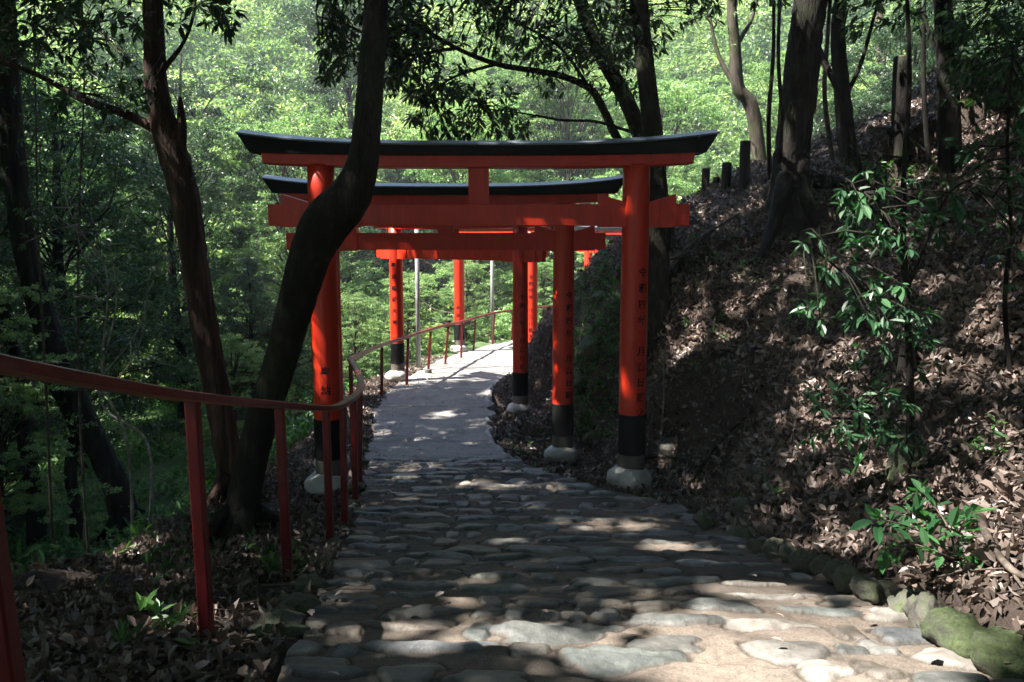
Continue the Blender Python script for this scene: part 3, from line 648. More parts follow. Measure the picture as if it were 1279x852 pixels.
for a in [(930, 770, .2), (1000, 810, .24), (1080, 800, .24), (860, 810, .12), (1130, 840, .26), (960, 850, .22), (1240, 720, .3), (1250, 640, .25), (1200, 600, .2), (1180, 140, .35), (1240, 160, .3), (1120, 210, .25), (1030, 255, .2), (950, 260, .2), (910, 290, .2)]: HOLES.append(H(*a))
for a in [(402, 235, 6.9, .09), (404, 250, 6.9, .09), (398, 420, 6.9, .05), (690, 300, 8.8, .08), (694, 360, 8.8, .09), (697, 420, 8.8, .11), (695, 470, 8.8, .12), (690, 510, 8.8, .1), (778, 235, 6.9, .04), (535, 265, 6.95, .05), (548, 272, 6.95, .04), (800, 215, 6.95, .03),
          (345, 300, 8.85, .06), (655, 300, 8.85, .07), (470, 298, 8.85, .04), (235, 400, 5.7, .10), (240, 440, 5.7, .09), (770, 460, 6.9, .03), (1070, 240, 6.3, .1), (1005, 310, 6.3, .08), (1000, 380, 6, .08), (1020, 520, 5.3, .1), (1115, 380, 5.3, .05), (1210, 240, 5.3, .08),
          (1150, 640, 3.7, .12), (1200, 700, 3.6, .1), (400, 512, 4.7, .05), (440, 497, 6, .12), (445, 470, 7.5, .2), (440, 180, 7, .05), (380, 178, 7, .1), (700, 180, 7, .06), (800, 178, 7, .06)]:
    HOLES.append((P(*a[:3]), a[3], 1.0))
HP = np.array([h[0] for h in HOLES]); HR = np.array([h[1] for h in HOLES])
def keep_mask(V, g):
    """which overhead leaves stay: gaps of the canopy along the sun's direction"""
    s = SUN / np.linalg.norm(SUN)
    dead = np.zeros(len(V), bool)
    for c, r in zip(HP, HR):
        d = V - c; along = d @ s; off = np.linalg.norm(d - along[:, None] * s, axis=1)
        dead |= (along > .5) & (g.random(len(V)) < .97 * np.exp(-np.clip((off - r * .8 - .035) / .06, 0, 9) ** 2))
    return ~dead
def ground_proj(V, z0=-2.4):
    k = (V[:, 2] - z0); return V[:, 0] - SUN[0] * k, V[:, 1] - SUN[1] * k

# ------------------------------------------------------------------ trees named in the photograph
TREES = []   # (root, crown anchor xyz)
def limbs_to(b, start, ends, r0, g, sag=.1, sides=6):
    for e in ends:
        e = np.asarray(e); st = np.asarray(start); m = (st + e) / 2 + g.normal(size=3) * np.linalg.norm(e - st) * .08 + [0, 0, sag * np.linalg.norm(e - st)]
        V, T, Q = tube([st, m, e], [r0, r0 * .6, r0 * .2], sides, 9, .05, int(g.integers(999))); b.add(V, T, Q)
def trunk_tree(name, label, cat, path, radii, m, extra=(), anchor=None, roots=0, rough=.05, sides=22, group=None, n=None):
    """path: list of world points from the ground up"""
    path = [np.asarray(p, float) for p in path]
    root = thing(name, label, cat, path[0], group)
    b = MB(); p0 = path[0].copy(); p0[2] -= .35
    pts = [p0] + path; rr = [radii[0] * 1.25] + list(radii)
    V, T, Q = tube(pts, rr, sides, n or len(pts) * 7, rough, len(label) * 13); b.add(V, T, Q)
    g = np.random.default_rng(len(label) * 7)
    for k in range(roots):
        a = 2 * pi * k / roots + g.normal() * .3; ln = radii[0] * g.uniform(2.2, 4)
        e = path[0] + np.array([cos(a), sin(a), 0]) * ln; e[2] = gz(e[0], e[1]) - .06; s0 = path[0] + np.array([cos(a), sin(a), 0]) * radii[0] * .5 + [0, 0, radii[0] * 1.4]
        mid = (s0 + e) / 2; mid[2] = max(gz(mid[0], mid[1]) + .02, mid[2] - radii[0] * .45)
        V, T, Q = tube([s0, mid, e], [radii[0] * .4, radii[0] * .26, radii[0] * .08], 9, 12, .12, k); b.add(V, T, Q)
    for ex in extra:
        V, T, Q = tube([np.asarray(q) for q in ex[0]], ex[1], ex[2] if len(ex) > 2 else 9, len(ex[0]) * 6, .06, len(ex[0])); b.add(V, T, Q)
    root['_t'] = 0; del root['_t']
    if anchor is not None: TREES.append((root, np.asarray(anchor, float), b, m, path[-1], radii[-1]))
    else: b.build('trunk', m, root, True)
    return root
def pts(l): return [P(*a) for a in l]
# curved dark trunk in front of the gate
base = hit(300, 668)
cd = base[1]
T2p = [base] + pts([(303, 640, cd), (312, 585, cd), (330, 515, cd), (352, 445, cd - .05), (372, 370, cd - .1), (388, 315, cd - .1), (408, 277, cd - .1), (436, 245, cd - .15), (452, 205, cd - .15), (459, 150, cd - .1), (464, 80, cd), (470, 0, cd + .1), (473, -130, cd + .2), (455, -330, cd + .2), (470, -560, cd)])
T2r = [.15, .118, .108, .106, .108, .12, .135, .155, .135, .10, .088, .082, .078, .07, .06, .045]
trunk_tree('tree', 'smooth dark trunk bending across the nearest torii gate', 'tree', T2p, T2r, M['bark_smooth'], anchor=(-2, 5, 6.5), roots=5, rough=.03,
           extra=[([P(436, 245, cd - .2), P(470, 190, cd - .4), P(473, 150, cd - .4)], [.03, .02, .01])][:0])
base = hit(292, 618); cd1 = base[1]
T1p = [base] + pts([(288, 590, cd1), (275, 510, cd1), (256, 410, cd1), (243, 320, cd1), (228, 230, cd1), (208, 165, cd1), (196, 110, cd1), (193, 50, cd1), (191, 0, cd1), (186, -120, cd1), (200, -300, cd1), (190, -520, cd1)])
T1r = [.14, .112, .11, .108, .106, .115, .108, .088, .08, .075, .068, .06, .045]
trunk_tree('tree', 'reddish peeling trunk with a broken stub, left of the curved trunk', 'tree', T1p, T1r, M['bark_red'], anchor=(-4.5, 4, 6.8), roots=4, rough=.08,
           extra=[([P(222, 200, cd1), P(226, 160, cd1), P(225, 121, cd1)], [.07, .045, .012]),
                  ([P(196, 95, cd1), P(225, 60, cd1), P(240, 25, cd1), P(248, -30, cd1)], [.03, .016, .012, .008]),
                  ([P(190, 158, cd1), P(150, 140, cd1), P(105, 125, cd1), P(50, 95, cd1 + .2), P(0, 75, cd1 + .3)], [.045, .035, .03, .022, .015])])
# dark cluster on the left
b1 = hit(160, 665, 4.5); d3 = b1[1]
T3p = [b1] + pts([(145, 610, d3), (118, 550, d3), (90, 490, d3), (55, 400, d3), (30, 300, d3), (15, 180, d3), (8, 60, d3), (0, -60, d3), (-20, -300, d3), (-60, -500, d3)])
lo = [P(95, 715, d3 - .35), P(50, 735, d3 - .35)]
for q in lo: q[2] = gz(q[0], q[1])
trunk_tree('tree', 'broad dark multi-stemmed tree at the far left edge, splayed over the slope', 'tree', T3p, [.22, .18, .165, .18, .17, .155, .145, .14, .13, .1, .07], M['bark_dark'], anchor=(-7, 5, 7), roots=6, rough=.1, sides=26,
           extra=[([lo[0] - [0, 0, .2], P(95, 640, d3 - .3), P(88, 590, d3 - .2), P(92, 540, d3)], [.10, .085, .085, .07], 14),
                  ([lo[1] - [0, 0, .2], P(45, 650, d3 - .3), P(35, 570, d3 - .2), P(25, 480, d3), P(5, 380, d3)], [.16, .13, .12, .1, .08], 14),
                  ([P(100, 555, d3), P(60, 480, d3 - .3), P(20, 470, d3 - .4), P(-30, 455, d3 - .5)], [.05, .035, .025, .02])])
# trunks on the bank
b4 = hit(985, 262, 6); d4 = b4[1]
trunk_tree('tree', 'massive dark trunk with flared roots at the crest of the bank', 'tree', [b4] + pts([(985, 228, d4), (992, 160, d4), (1000, 80, d4), (1012, 0, d4), (1030, -140, d4), (1040, -300, d4)]),
           [.27, .205, .185, .18, .175, .15, .1], M['bark_dark'], anchor=(4, 9, 8), roots=5, rough=.1, sides=28,
           extra=[([hit(962, 240, 6), P(960, 150, d4 - .3), P(966, 60, d4 - .3), P(966, -60, d4 - .3)], [.03, .025, .02, .015]), ([hit(972, 250, 6), P(976, 150, d4 - .4), P(972, 60, d4 - .4), P(978, -60, d4 - .4)], [.025, .02, .02, .015]),
                  ([P(1020, 60, d4), P(1040, 100, d4 - .2), P(1062, 160, d4 - .2), P(1075, 215, d4 - .1)], [.05, .03, .025, .03])])
b5 = hit(822, 395, 6.5, 12); d5 = max(b5[1], 8.6); b5 = np.array([P(822, 395, d5)[0], d5, gz(P(822, 395, d5)[0], d5)])
trunk_tree('tree', 'straight dark trunk rising behind the right pillar of the nearest torii', 'tree', [b5] + pts([(822, 330, d5), (821, 250, d5), (816, 170, d5), (806, 80, d5), (798, 0, d5), (790, -150, d5), (780, -330, d5)]),
           [.16, .125, .12, .105, .095, .09, .08, .06], M['bark_smooth'], anchor=(1, 7, 8), roots=3, rough=.04)
d6 = d5 + .7; q6 = P(832, 330, d6); b6 = np.array([q6[0], d6, gz(q6[0], d6)])
SPR = pts([(812, 200, d6), (775, 178, d6 - .1), (755, 140, d6 - .2), (738, 112, d6 - .3), (705, 96, d6 - .4), (665, 88, d6 - .6), (620, 80, d6 - .8), (570, 60, d6 - 1), (520, 30, d6 - 1.2), (480, 5, d6 - 1.3)])
trunk_tree('tree', 'leaning dark trunk above the torii, slanting up to the left from the bank', 'tree', [b6] + pts([(826, 260, d6), (805, 185, d6), (782, 125, d6), (755, 75, d6), (728, 10, d6), (700, -90, d6), (670, -250, d6)]),
           [.13, .11, .095, .09, .085, .075, .06, .045], M['bark_smooth'], anchor=(-1, 10, 8.5), roots=3, rough=.05)

# unseen overhead canopy placed to shape the sunlight, shared among the trees above
def overhead():
    g = np.random.default_rng(77)
    nb = 22500
    c = np.c_[g.uniform(-18, 11, nb), g.uniform(-10, 18, nb), g.uniform(5.2, 10.5, nb)]
    gx, gy = ground_proj(c)
    dens = np.where(gx < -4, .8 - sstep(17, 22, gy) * .5, 1 - sstep(12.3, 14.2, gy - .12 * gx))
    c = c[g.random(nb) < dens]
    k_ = (fbm(c[:, 0] * .8, c[:, 1] * .8, 91, 3) > .17) & (ground_proj(c, -1)[0] > 1.6); c = c[~k_]
    cov = [P(788, y_, 7) for y_ in range(300, 560, 18)] + [P(x_, 268, 7) for x_ in range(440, 860, 22)] + [P(x_, 315, 13.2) for x_ in range(470, 720, 14)] + [P(x_, 300, 8.9) for x_ in range(440, 750, 22)] + [P(x_, y_, 7) for x_ in (340, 600, 700, 860) for y_ in (205,)]
    cov += [P(x_, y_, d4) for x_, y_ in ((985, 220), (988, 180), (993, 140), (997, 100), (1000, 60), (1006, 20))]
    ex = []  # leaf clumps added on the sun side to shade pillars, beams and trunk
    for q in cov:
        for _ in range(5):
            k_ = g.uniform(6.0, 9.5); ex.append(q + SUN * k_ + g.normal(size=3) * .12)
    c = np.vstack([c, ex])
    el = np.degrees(np.arctan2(c[:, 2], np.hypot(c[:, 0], c[:, 1])))
    A = np.array([t[1] for t in TREES])
    own = ((c[:, None, :2] - A[None, :, :2]) ** 2).sum(2).argmin(1)
    for k, (root, an, b, m, tip, tr) in enumerate(TREES):
        cc = c[own == k]
        gk = np.random.default_rng(k)
        if len(cc):
            hubs = cc[gk.choice(len(cc), min(9, len(cc)), replace=False)]; hubs[:, 2] = np.minimum(hubs[:, 2], 9)
            limbs_to(b, tip, hubs, max(tr * .45, .026), gk, .12, 7)
            idx = ((cc[:, None] - hubs[None]) ** 2).sum(2).argmin(1)
            for a, h in list(zip(cc, hubs[idx]))[::5]:
                V, T, Q = tube([h, (a + h) / 2 + [0, 0, .1], a], [.012, .009, .005], 3); b.add(V, T, Q)
            n = len(cc) * 16; idx = gk.integers(0, len(cc), n)
            pos = cc[idx] + gk.normal(size=(n, 3)) * np.array([.27, .27, .16])
            pos = pos[keep_mask(pos, gk)]; n = len(pos)
            d = gk.normal(size=(n, 3)); d[:, 2] = -.3
            s = gk.uniform(.7, 1.2, n)
            V, Q, r = leaves(pos, d, np.array([0, 0, 1.]) + gk.normal(size=(n, 3)) * .4, .23 * s, .12 * s, False, g=gk)
            if root.name != 'tree.006x':
                extra = CROWN_EXTRA.get(root['label'], [])
                lobj('crown', [(V, Q, r)] + extra, M['leaf_ever'], root)
        b.build('trunk', m, root, True)
CROWN_EXTRA = {}
# hanging sprays of the leaning tree (dark leaves across the top)
def spray_set(regions, limb, g, Ln=.105, W=.036, nl=8, b=None, twig=.006, droop=.4, reach=.55):
    out = []; Lm = np.asarray(limb)
    for (x0, x1, y0, y1, d0, d1, n) in regions:
        q = np.array([P(g.uniform(x0, x1), g.uniform(y0, y1), g.uniform(d0, d1)) for _ in range(n)])
        nz_ = fbm(q[:, 0] * 1.6, q[:, 2] * 1.6 + q[:, 1] * .6, 3, 3); q = q[nz_ > -.12]
        j = ((q[:, None] - Lm[None]) ** 2).sum(2).argmin(1); dr = q - Lm[j]; ds = np.linalg.norm(dr, axis=1)[:, None]; dr = dr / ds
        if b is not None:
            for a, l_, dd, s_ in zip(q[::2], Lm[j][::2], dr[::2], ds[::2, 0]):
                st = a - dd * min(s_, reach) + [0, 0, .04]
                V, T, Q = tube([st, (st + a) / 2 + [0, 0, .03], a], [twig, twig * .7, twig * .4], 4); b.add(V, T, Q)
        out.append(bunches(q, dr + [0, 0, -.1], nl, Ln, W, droop, g))
    return out
g6 = np.random.default_rng(6)
tr6 = [t for t in TREES if t[0]['label'].startswith('leaning')][0]
V, T, Q = tube(SPR, np.linspace(.055, .012, len(SPR)), 8, 50, .08, 3); tr6[2].add(V, T, Q)
sub = [pts([(790, 165, d6 - .1), (745, 152, d6 - .3), (700, 150, d6 - .5), (655, 142, d6 - .7), (600, 135, d6 - .9)]), pts([(738, 112, d6 - .3), (700, 60, d6 - .4), (650, 30, d6 - .5), (600, 0, d6 - .5)]),
       pts([(620, 80, d6 - .8), (570, 95, d6 - 1), (530, 120, d6 - 1.2)]), pts([(570, 60, d6 - 1), (500, 70, d6 - 1.3), (440, 60, d6 - 1.6)]), pts([(755, 75, d6), (770, 20, d6 - .3), (765, -60, d6 - .4)]), pts([(520, 30, d6 - 1.2), (480, 50, d6 - 1.5), (430, 30, d6 - 1.7), (395, 20, d6 - 1.9)])]
allp = list(spline(SPR, 30))
for s_ in sub: V, T, Q = tube(s_, np.linspace(.02, .007, len(s_)), 6, 20, .08, 5); tr6[2].add(V, T, Q); allp += list(spline(s_, 14))
CROWN_EXTRA[tr6[0]['label']] = spray_set([(590, 800, -60, 80, d6 - 1.1, d6 + .4, 560), (480, 650, -40, 125, d6 - 1.6, d6 - .5, 460), (400, 520, -60, 100, d6 - 2.2, d6 - 1.2, 280), (510, 660, 110, 172, d6 - 1.4, d6 - .8, 120), (650, 800, 60, 120, d6 - .8, d6 + .2, 60), (700, 840, -60, 70, d6 - .8, d6 + .3, 170), (800, 900, -40, 30, d6 - .8, d6, 40)], allp, g6, b=tr6[2])
for key, regs, lim in (('reddish peeling', [(-20, 185, -60, 60, 4.6, 6.5, 190), (200, 300, -60, 40, 5.0, 6.6, 80), (60, 190, 60, 150, 5.5, 7.0, 50)], pts([(186, -120, cd1), (120, 40, cd1 + .1), (50, 10, cd1), (0, -20, cd1), (150, -30, cd1), (240, 10, cd1 + .2), (90, 120, cd1 + .1)])),
                        ('massive dark', [(1050, 1300, -80, 45, d4 - 3.5, d4 + 1, 420), (860, 985, -80, 12, d4 - 2, d4, 130), (1180, 1300, 20, 130, d4 - 3.5, d4 - 1, 160)], pts([(1030, -140, d4), (1100, -60, d4 - 1), (1170, -20, d4 - 1.5), (1250, 0, d4 - 2), (940, -60, d4 - .8), (1280, 60, d4 - 2)])),
                        ('broad dark', [(-40, 130, 60, 330, d3 - 1.2, d3 + 1.5, 260), (-40, 200, 330, 560, d3 - .5, d3 + 1.5, 200)], pts([(30, 300, d3), (15, 180, d3), (100, 250, d3 + .5), (120, 400, d3 + .5), (55, 400, d3), (160, 480, d3 + .6)]))):
    tk = [t for t in TREES if t[0]['label'].startswith(key)][0]
    CROWN_EXTRA[tk[0]['label']] = spray_set(regs, lim, g6, b=tk[2], Ln=.095, W=.036)
overhead()

# ------------------------------------------------------------------ slender trees and saplings
def simple_tree(label, px_path, r0, r1, m, name='tree', cat='tree', base=None, crown=None, forks=(), rough=.06, sides=12, roots=0, mcrown='leaf_ever', group=None, dmin=3):
    bx, by, d = px_path[0]
    b0 = hit(bx, by, dmin) if d is None else P(bx, by, d)
    dd = b0[1]
    if d is not None: b0 = np.array([b0[0], b0[1], gz(b0[0], b0[1])])
    path = [b0] + [P(x, y, dd + e) for x, y, e in px_path[1:]]
    root = thing(name, label, cat, b0, group); b = MB(); p0 = b0 - [0, 0, .3]
    V, T, Q = tube([p0] + path, np.linspace(r0 * 1.15, r1, len(path) + 1), sides, len(path) * 8, rough, len(label)); b.add(V, T, Q)
    for f in forks:
        V, T, Q = tube([P(x, y, dd + e) for x, y, e in f[0]], np.linspace(f[1], f[2], len(f[0])), 8, len(f[0]) * 6, rough, 4); b.add(V, T, Q)
    if crown:
        g = np.random.default_rng(len(label)); lim = list(spline(path, 30))
        for f in forks: lim += list(spline([P(x, y, dd + e) for x, y, e in f[0]], 12))
        regs = [(a, c, e, h, dd + i, dd + j, n) for (a, c, e, h, i, j, n) in crown]
        lobj('crown', spray_set(regs, lim, g, b=b, Ln=.072, W=.029, nl=8), M[mcrown], root)
    b.build('trunk', m, root, True); return root
simple_tree('reddish brown straight trunk high on the slope, farther than the massive trunk', [(1100, 128, None), (1100, 60, 0), (1098, 0, .1), (1096, -150, .1), (1095, -300, 0)], .19, .12, M['bark_cedar'], crown=[(1020, 1200, -160, 10, -1, 1, 60)], sides=18)
simple_tree('mossy trunk between the massive trunk and the cut post, on the slope', [(1060, 195, None), (1052, 120, 0), (1046, 40, .1), (1050, -20, .2), (1045, -200, .3)], .10, .06, M['bark_dark'], forks=[([(1052, 130, 0), (1075, 80, 0), (1092, 20, .2), (1110, -40, .3)], .03, .015)], crown=[(1000, 1100, -60, 40, -.6, .8, 60)])
simple_tree('dark slender trunk on the right slope, above the leafy sapling', [(1187, 215, None), (1184, 130, 0), (1181, 60, 0), (1176, -20, 0), (1170, -200, 0)], .12, .08, M['bark_dark'], forks=[([(1184, 90, 0), (1160, 40, .1), (1148, -30, .2)], .025, .012)], crown=[(1190, 1290, -60, 110, -1.5, 1.5, 150)])
simple_tree('thin dark stem left of the slender trunk on the right slope', [(1160, 205, None), (1154, 120, 0), (1153, 40, 0), (1156, -40, 0)], .032, .02, M['bark_dark'], crown=[(1120, 1200, -50, 20, -.5, .5, 16)])
simple_tree('pale crooked trunk beyond the crest, left of the massive trunk', [(958, 182, 14.5), (940, 140, 0), (922, 110, 0), (918, 60, 0), (914, 0, 0), (915, -150, 0)], .13, .075, M['bark_pale'], forks=[([(928, 118, 0), (905, 85, .2), (892, 50, .3), (880, -20, .4)], .055, .022), ([(918, 60, 0), (940, 20, .3), (950, -30, .4)], .05, .02)], crown=[(840, 990, -60, 60, -1, 1.5, 100)], mcrown='leaf_maple')
simple_tree('thin upright stem just right of the massive trunk, its top out of sight', [(1040, 205, None), (1030, 120, 0), (1034, 40, 0), (1040, -40, 0)], .03, .02, M['twig'], forks=[([(1028, 100, 0), (1048, 60, 0), (1060, 10, 0)], .012, .006)])
simple_tree('leafy evergreen sapling with a thin dark stem in the middle of the bank', [(1136, 590, None), (1137, 500, 0), (1134, 400, 0), (1128, 300, 0), (1130, 200, 0), (1136, 90, .1), (1130, -60, .2)], .022, .009, M['bark_dark'], name='sapling', cat='sapling', mcrown='leaf_gloss', sides=9,
            forks=[([(1134, 400, 0), (1090, 370, -.2), (1040, 330, -.3), (1000, 300, -.4)], .009, .004), ([(1136, 480, 0), (1080, 520, -.2), (1020, 520, -.3)], .009, .004), ([(1128, 300, 0), (1090, 260, -.3), (1050, 230, -.4)], .009, .004), ([(1134, 360, 0), (1180, 250, -.2), (1220, 220, -.3)], .008, .004)],
            crown=[(1050, 1210, 205, 300, -.7, .2, 62), (985, 1150, 290, 410, -.8, .2, 44), (1000, 1165, 480, 565, -.6, .1, 46), (1060, 1170, 380, 480, -.6, .1, 22)])
simple_tree('leafy sapling at the right edge of the frame, on the upper bank', [(1262, 470, None), (1255, 380, 0), (1262, 280, 0), (1258, 180, 0), (1265, 60, .1)], .016, .007, M['bark_dark'], name='sapling', cat='sapling', mcrown='leaf_gloss', sides=8,
            forks=[([(1262, 280, 0), (1230, 250, -.2), (1205, 235, -.3)], .008, .004)], crown=[(1195, 1290, 170, 280, -.6, .4, 42), (1235, 1290, 280, 400, -.6, .3, 22), (1180, 1290, 90, 180, -.4, .6, 26)])
# bare and thin-leaved stems in the dark left wood
for k, (a, lab, c) in enumerate([
    ([(165, 700, 7.2), (160, 560, 0), (128, 470, .1), (130, 330, .1), (45, 250, .2)], 'pale forked twiggy sapling among the dark stems at far left', 'twig_pale'),
    ([(180, 690, 7.6), (186, 560, 0), (125, 500, .1), (145, 380, .2), (137, 300, .2)], 'pale bare sapling, sunlit white in its middle, left of the peeling trunk', 'twig_pale'),
    ([(110, 690, 8.2), (100, 520, 0), (98, 300, .1), (105, 100, .1), (100, -60, .1)], 'thin vertical dark sapling in the left wood', 'twig'),
    ([(62, 690, 7.8), (58, 500, 0), (48, 300, 0), (44, 100, .1), (42, -80, .1)], 'dark straight sapling near the left edge of the photo', 'twig'),
    ([(440, 560, 9.5), (400, 330, .2), (375, 240, .3), (352, 180, .4)], 'bare pale twig rising before the left end of the second torii', 'twig_pale')]):
    simple_tree(lab, [a[0]] + a[1:], .016, .005, M[c], name='sapling', cat='sapling', sides=7, crown=[(min(q[0] for q in a[1:]) - 40, max(q[0] for q in a[1:]) + 50, min(q[1] for q in a[1:]), 480, -.5, .6, 30 if k < 4 else 6)],
                forks=[([(a[2][0], a[2][1], .1), (a[2][0] + 45, a[2][1] - 60, 0), (a[2][0] + 60, a[2][1] - 130, .2)], .008, .003), ([(a[-2][0], a[-2][1], .1), (a[-2][0] - 40, a[-2][1] - 60, 0), (a[-2][0] - 50, a[-2][1] - 100, .2)], .007, .003)])
# ------------------------------------------------------------------ background trees: prototypes, then copies
def proto_maple(seed, h=9.5, spread=3.4, n=42000):
    g = np.random.default_rng(seed); b = MB(); k = 80
    zz = g.uniform(.16, 1.0, k) ** .9 * h; rr = spread * np.sqrt(g.uniform(.02, 1, k)) * (1.1 - .55 * zz / h); a = g.uniform(0, 2 * pi, k)
    c = np.c_[rr * np.cos(a), rr * np.sin(a), zz]; rad = np.c_[g.uniform(.4, .95, (k, 2)), g.uniform(.10, .22, k)]
    tp = np.array([[0, 0, -.4], [.1, .05, h * .2], [-.15, .1, h * .45], [.1, -.1, h * .75], [0, 0, h * .95]])
    V, T, Q = tube(tp, [.17, .14, .11, .07, .02], 12, 24, .06, seed); b.add(V, T, Q)
    for q in c:
        st = np.array([np.interp(q[2] * .72, tp[:, 2], tp[:, i]) for i in range(2)] + [q[2] * .72]); limbs_to(b, st, [q], .035, g, .02, 5)
    # finer sprays: each disc is broken into smaller discs for a feathery outline
    sc = np.repeat(c, 9, 0); sr = np.repeat(rad, 9, 0); v = g.normal(size=(len(sc), 3)) * [.65, .65, 1.0]; v[:, 2] -= .5 * (v[:, 0] ** 2 + v[:, 1] ** 2); sc = sc + v * sr; srad = np.c_[sr[:, :2] * g.uniform(.25, .45, (len(sc), 1)), sr[:, 2] * .45]
    return b, [cloud(sc, srad, n, .085, .06, g, .6, tone=g.random(len(sc)))]
def proto_ever(seed, h=9.5, spread=2.7, n=46000, Ln=.11, W=.045):
    g = np.random.default_rng(seed); b = MB(); k = 60
    zz = g.uniform(.10, 1.0, k) * h; rr = spread * np.sqrt(g.uniform(.05, 1, k)) * np.sqrt(np.clip(1.15 - (zz / h - .45) ** 2 * 2.4, .1, 1)); a = g.uniform(0, 2 * pi, k)
    c = np.c_[rr * np.cos(a), rr * np.sin(a), zz]; rad = np.c_[g.uniform(.45, .95, (k, 2)), g.uniform(.3, .6, k)]
    tp = np.array([[0, 0, -.4], [-.1, .1, h * .25], [.1, 0, h * .5], [0, .1, h * .8], [.05, 0, h]])
    V, T, Q = tube(tp, [.2, .16, .12, .07, .02], 12, 24, .06, seed); b.add(V, T, Q)
    for q in c:
        st = np.array([np.interp(q[2] * .75, tp[:, 2], tp[:, i]) for i in range(2)] + [q[2] * .75]); limbs_to(b, st, [q], .03, g, .03, 5)
    sc = np.repeat(c, 7, 0); sr = np.repeat(rad, 7, 0); sc = sc + unit(g.normal(size=(len(sc), 3))) * sr * .85; srad = sr * g.uniform(.25, .5, (len(sc), 1))
    return b, [cloud(sc, srad, n, Ln, W, g, .35, tone=g.random(len(sc)))]
PROTO = {}
def bgtree(kind, x, y, s, rz, label, zoff=0, group='trees of the sunny wood beyond the gates'):
    name = 'maple_tree' if kind[0] == 'm' else 'evergreen_tree'
    z = gz(x, y) + zoff
    if kind not in PROTO:
        b, parts = proto_maple(ord(kind[1]) + 11) if kind[0] == 'm' else proto_ever(ord(kind[1]) + 31)
        root = thing(name, label, 'tree', (0, 0, 0), group)
        b.build('trunk', M['bark_pale'] if kind[0] == 'm' else M['bark_dark'], root, True)
        lobj('crown', parts, M['leaf_maple'] if kind[0] == 'm' else M['leaf_ever'], root)
        PROTO[kind] = root
    else:
        src = PROTO[kind]; root = src.copy(); COL.objects.link(root); tag(root, label, 'tree', group)
        for ch in [c for c in src.children]:
            c2 = ch.copy(); COL.objects.link(c2); c2.parent = root
    root.location = (x, y, z); root.rotation_euler = (0, 0, rz); root.scale = (s, s, s)
    return root
BG = [('m1', -3.2, 16.2, .24, 0, 'low sunlit maple just outside the far railing, left of the grey pole'),
      ('m2', -2.4, 18.6, .27, 1, 'low pale maple seen between the grey pole and the fourth torii left pillar'),
      ('m1', -1.2, 21.0, .28, 2, 'low bright maple right of the fourth torii left pillar, behind the railing'),
      ('m2', .9, 24.0, .33, 2.6, 'low bright maple behind the bend railing, left of the third torii right pillar'),
      ('m2', -4.6, 13.0, .25, 3, 'low maple in the ravine, just right of the curved trunk'),
      ('m1', -4.9, 19.5, .33, 4, 'rounded low maple left of the third torii left pillar'),
      ('m2', 3.2, 25.5, .36, 1.7, 'low maple right of the fourth torii, behind the bend'),
      ('m1', -6.0, 21.8, .85, 4, 'tall maple behind the nearest torii, right of the curved trunk'),
      ('m2', -1.6, 27.5, 1.0, 5, 'tall sunny maple above the middle of the top lintel'),
      ('m1', 4.6, 25.6, .85, 6, 'maple with layered pale sprays above the right half of the lintel'),
      ('m2', 8.0, 23.6, .8, .5, 'sunlit maple behind the crest, above the right end of the lintel'),
      ('e1', -10.2, 25.5, 1.15, 1.2, 'broad evergreen left of the top lintel end, behind the peeling trunk'),
      ('e2', -15.5, 19, 1.2, 5.1, 'tall evergreen shading the top left corner behind the wood'),
      ('e2', 15.5, 23.5, 1.1, 2.1, 'tall evergreen shading the top right corner behind the slope'),
      ('m2', 2.0, 29.5, 1.15, 2.2, 'yellow green maple right of the centre strut, above the lintel'),
      ('e1', 10.5, 22, .95, 2.5, 'evergreen tree beyond the crest, between the pale crooked and massive trunks'),
      ('e2', -9.5, 14, .85, 1, 'dark evergreen tree filling the wood behind the peeling trunk'),
      ('e1', -13, 12, .95, 2, 'dark evergreen tree at the upper left corner'),
      ('e2', -8.6, 20.5, .85, 3, 'evergreen tree with pale glints, just left of the top lintel end'),
      ('m1', -7.3, 11.0, .42, 4, 'low shaded maple with flat green sprays, left of the peeling trunk'),
      ('m2', -9.5, 9.3, .45, 5, 'low shaded maple with flat sprays by the left edge'),
      ('e1', -5.6, 17.0, .42, 5, 'dark rounded evergreen behind the left ends of the torii beams'),
      ('e2', 13, 17.5, .8, 1.5, 'evergreen tree on the upper slope at the top right corner'),
      ('e1', 12.2, 22.5, .9, .6, 'evergreen tree between the massive and reddish trunks, high on the slope'),
      ('m2', -13.5, 22, 1.1, 2.6, 'tall maple far in the left wood, above the dark evergreens'),
      ('m1', .3, 36, 1.35, 3.6, 'tallest pale maple, farthest behind the centre strut of the gate'),
      ('e2', -7.9, 9.0, .5, 2, 'dark leafy evergreen rising between the left edge and the peeling trunk'),
      ('e2', -9.8, 11.8, .9, 4.4, 'dense dark evergreen behind the multi-stemmed tree'),
      ('e1', -9.5, 17.0, .9, 3.9, 'tall dark evergreen deeper in the left wood'),
      ('e1', 1.5, 33, 1.1, 1.9, 'dark evergreen mass between the bright maples, right of the centre strut'),
      ('e2', -6.5, 33, 1.2, .9, 'dark evergreen mass among the maples, just right of the curved trunk'),
      ('e2', 9.0, 18.5, .6, .2, 'evergreen behind the massive trunk on the crest'),
      ('e2', -3.5, 25.5, .33, 3.6, 'dark bushy evergreen shrub in the ravine behind the grey pole')]
for a in BG: bgtree(*a)

